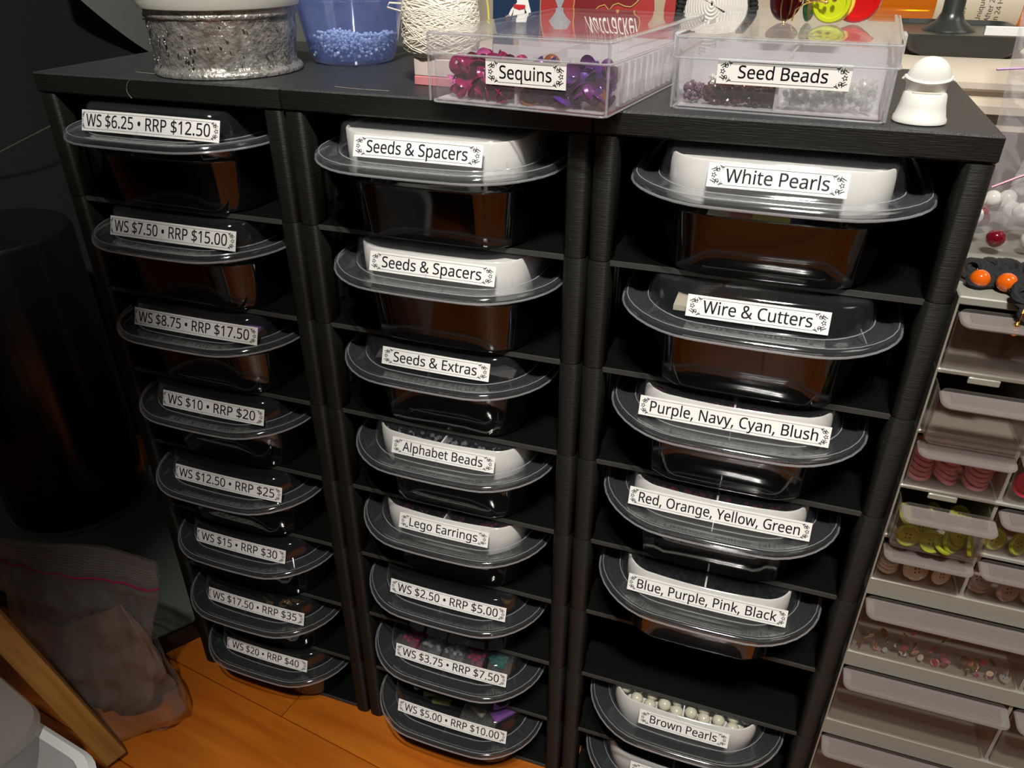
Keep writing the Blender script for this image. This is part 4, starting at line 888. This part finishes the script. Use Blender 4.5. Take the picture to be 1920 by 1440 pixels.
# ------------------------------------------------------------------ left side: cloth, bin, slab, bag, stick, white tubs
def drape(name, mname, label, cat, x0, x1, y0, y1, z0, z1, amp, freq, seed, bulge=0):
    b = MB(); nx, ny = 60, 24; vs = []
    for s_ in (0, .003):
        for j in range(ny + 1):
            for i in range(nx + 1):
                u, v = i / nx, j / ny; w_ = amp * (math.sin(u * freq + 1.3 * noise.noise(Vector((u * 2, v * 1.5, seed)))) + 1.2 * noise.noise(Vector((u * 4, v * 3, seed))))
                vs.append((x0 + (x1 - x0) * u, y0 + (y1 - y0) * u + w_ + s_ - bulge * math.sin(PI * v), z0 + (z1 - z0) * v))
    n = (nx + 1) * (ny + 1); fs = [(j * (nx + 1) + i, j * (nx + 1) + i + 1, (j + 1) * (nx + 1) + i + 1, (j + 1) * (nx + 1) + i) for j in range(ny) for i in range(nx)]
    b.add(vs, fs + [tuple(reversed([q + n for q in f])) for f in fs]); return tag(b.obj(name, mname, None, ang=180), label, cat)
drape('black_drape', 'cloth', 'black cloth hanging behind the left rack', 'cloth', -.9, .125, .42, .30, 0, 1.1, .018, 22, 3)
ap_ = drape('black_apron', 'cloth', 'black cloth bag hanging left of the left rack, with a pale seam', 'cloth', -.85, -.035, .30, .235, 0, .80, .010, 12, 8)
MB().tube([(-.42 + .035 * q, .243 - .0014 * q, .340 + .0135 * q) for q in range(9)], .0007, 5).obj('seam_piping', 'greycloth', ap_)
b = MB(); vs = []; nx, ny = 30, 14
for j in range(ny + 1):
    for i in range(nx + 1):
        u, v = i / nx, j / ny; x = -.195 + .33 * u; zb_ = .470 + .060 * max(0, 1 - (x + .195) / .085) ** 1.5; z = zb_ + (.72 - zb_) * v; vs.append((x, .214 + .008 * math.sin(9 * u) + .004 * noise.noise(Vector((u * 5, v * 3, 1))), z))
f0 = [(j * (nx + 1) + i, j * (nx + 1) + i + 1, (j + 1) * (nx + 1) + i + 1, (j + 1) * (nx + 1) + i) for j in range(ny) for i in range(nx)]
n = len(vs); vs += [(x, y + .003, z) for x, y, z in vs]; b.add(vs, f0 + [tuple(reversed([q + n for q in f])) for f in f0])
tag(b.obj('grey_cloth', 'greycloth', None, ang=180), 'grey cloth with a curved hem behind the glitter jar', 'cloth')
sl = thing('base_slab', 'grey speckled slab with black sides on the floor left of the racks', 'slab', (0, 0, 0))
def prism(pts, z0, z1): b = MB(); b.loft([[(x, y, z0) for x, y in pts], [(x, y, z1) for x, y in pts]]); return b
sp = [(-.042, -.012), (-.021, .020), (-.030, .100), (-.10, .200), (-.80, .225), (-.80, -.015)]
prism(sp, 0, .0185).obj('slab_side', 'bin', sl, smooth=False); prism([(-.044, -.009), (-.0235, .020), (-.032, .098), (-.10, .197), (-.797, .222), (-.797, -.012)], .0186, .0205).obj('slab_top', 'slab', sl, smooth=False)
bn = thing('waste_bin', 'tall black round bin with a bright bottom ring on the grey slab', 'bin', (-.262, .128, .0206))
MB().lathe([(.066, .0), (.070, .001), (.070, .006)], 56).obj('base_ring', 'chrome', bn)
MB().lathe([(.0695, .0062), (.0695, .30), (.067, .305), (.001, .306)], 56).obj('bin_body', 'bin', bn)
# zip bag of brown tissue on the floor
bg = thing('zip_bag', 'large crumpled zip bag with brown tissue standing on the floor at lower left', 'bag', (0, 0, 0))
b = MB(); nx, ny = 50, 50; random.seed(3)
def bagpt(u, v, s_):
    xl, xr = -.150 + .02 * (1 - v), .0345 - .012 * math.sin(PI * v) + .006 * math.sin(v * 9)
    x = xl + (xr - xl) * u
    y = -.066 + .020 * v + .004 * math.sin(u * 7 + v * 3); z = .003 + (.142 + .026 * u) * v
    if v < .12: x = x + (.5 - u) * .03 * (1 - v / .12)
    th = .026 * max(0, 1 - v) ** .7 * math.sin(PI * min(max(u, 0), 1)) ** .6 + .001
    w_ = .006 * noise.noise(Vector((u * 5, v * 6, s_ * 3))) + .0035 * noise.noise(Vector((u * 15, v * 13, s_ * 4))) + .0018 * noise.noise(Vector((u * 34, v * 20, s_)))
    ed = min(1, (1 - v) * 5 + .15)
    return (x + .5 * w_ * ed, y - s_ * th - w_ * ed, z)
for s_ in (1, -1):
    b.add([bagpt(i / nx, j / ny, s_) for j in range(ny + 1) for i in range(nx + 1)], [(j * (nx + 1) + i, j * (nx + 1) + i + 1, (j + 1) * (nx + 1) + i + 1, (j + 1) * (nx + 1) + i) for j in range(ny) for i in range(nx)])
b.obj('bag_film', 'bagmilk', bg, ang=180)
def bagcurve(v, s_, off=.0006): return [tuple(Vector(bagpt(i / 30, v + .01 * math.sin(i / 5), s_)) + Vector((0, -off, 0))) for i in range(31)]
MB().tube(bagcurve(.865, 1), .0008, 5).obj('zip_strip', 'bagzip', bg); MB().tube(bagcurve(.925, -1, -.0006), .0007, 5).obj('zip_strip', 'bagzip2', bg)
b = MB()
for q in range(6): b.tube(bagcurve(.90 + q * .012, 1, .0004), .00025, 4)
b.obj('grip_ridges', 'bagmilk', bg)
b = MB(); rings = []; n = 40
for j in range(15):
    v = j / 14; rr = math.sin(PI * (v * .80 + .10)) ** .55
    rings.append([(-.045 + .058 * rr * math.cos(a) * (1.0 if math.cos(a) > 0 else 1.0) + .010 * rr * noise.noise(Vector((math.cos(a) * 2.5, math.sin(a) * 2.5, v * 5))),
                   -.064 + .018 * v + .0165 * rr * math.sin(a) * (1 - v * .55) + .004 * noise.noise(Vector((math.cos(a) * 4, v * 5, math.sin(a) * 4))), .004 + .085 * v + .020 * v * math.cos(a) + .006 * noise.noise(Vector((math.cos(a) * 6, math.sin(a) * 6, v * 3)))) for a in [2 * PI * i / n for i in range(n)]])
b.loft(rings); tag(b.obj('brown_tissue', 'tissue', None, ang=180), 'crumpled brown tissue inside the zip bag on the floor', 'tissue')
# pine stick leaning in front of the bag
p0, p1 = Vector((-.001, -.1030, .006)), Vector((-.0466, -.120, .166)); ax = (p1 - p0).normalized()
q = ax.to_track_quat('Z', 'X').to_matrix().to_4x4(); q.translation = p0
sk = thing('wooden_stick', 'pale pine stick slanting across the lower left corner in front of the bag', 'stick'); sk.matrix_world = q @ Matrix.Rotation(math.radians(40), 4, 'Z')
L_ = (p1 - p0).length + .10
MB().box(-.0080, .0080, -.0060, .0060, 0, L_, .0012).obj('stick_body', 'stick', sk)
# white plastic tub with a frosted lid at the very corner
wt_ = thing('storage_tub', 'white plastic tub with rounded rim in the bottom left corner', 'tub', (.0010, -.2100, 0), math.radians(-8))
b = MB()
b.loft([[(x, y, z) for x, y in rrect(hx, hy, r, 0, 8)] for hx, hy, r, z in ((.060, .045, .020, 0), (.072, .056, .026, .105), (.078, .062, .028, .107), (.079, .063, .028, .113), (.076, .060, .027, .116))], True, False)
b.loft([[(x, y, z) for x, y in rrect(hx, hy, r, 0, 8)] for hx, hy, r, z in ((.076, .060, .027, .116), (.071, .055, .025, .115), (.059, .044, .020, .003))], False, True); b.obj('tub_body', 'white_tub', wt_)
fl_ = thing('frosted_lid', 'frosted pinkish plastic lid with rounded corners resting on the white tub', 'lid', (-.0230, -.1860, .1175), math.radians(-14))
b = MB(); b.loft([[(x, y, z) for x, y in rrect(hx, hy, r, 0, 8)] for hx, hy, r, z in ((.040, .040, .018, 0), (.046, .046, .022, .0015), (.048, .048, .024, .006), (.046, .046, .023, .011), (.040, .040, .020, .0125), (.030, .030, .015, .0115))]); b.obj('lid_plate', 'frosttub', fl_)
MB().loft([[(x, y, z) for x, y in rrect(hx, hy, r, 0, 8)] for hx, hy, r, z in ((.028, .028, .014, .0118), (.027, .027, .013, .0128), (.02, .02, .010, .0126))]).obj('raised_centre', 'frosttub', fl_)
# stray hairs on the rack
for i_, (pts, lab) in enumerate(((((.058, .018, TOP + .0003), (.068, .014, TOP + .0003), (.082, .017, TOP + .0003)), 'fine pale hair lying on the left rack top, left of the jar'),
        (((.070, -.0003, TOP - .001), (.064, -.0004, TOP - .006), (.069, -.0004, TOP - .0105)), 'fine hair hanging on the left rack front edge'),
        (((.190, .012, TOP + .0003), (.205, .008, TOP + .0003), (.222, .010, TOP + .0003)), 'fine pale hair on the middle rack top, left of the pink based box'))):
    cv = [[(1 - t) ** 2 * p[0] + 2 * t * (1 - t) * p[1] + t * t * p[2] for p in zip(*pts)] for t in [k_ / 12 for k_ in range(13)]]
    tag(MB().tube(cv, .00010, 4).obj('stray_hair', 'hair', None), lab, 'hair')
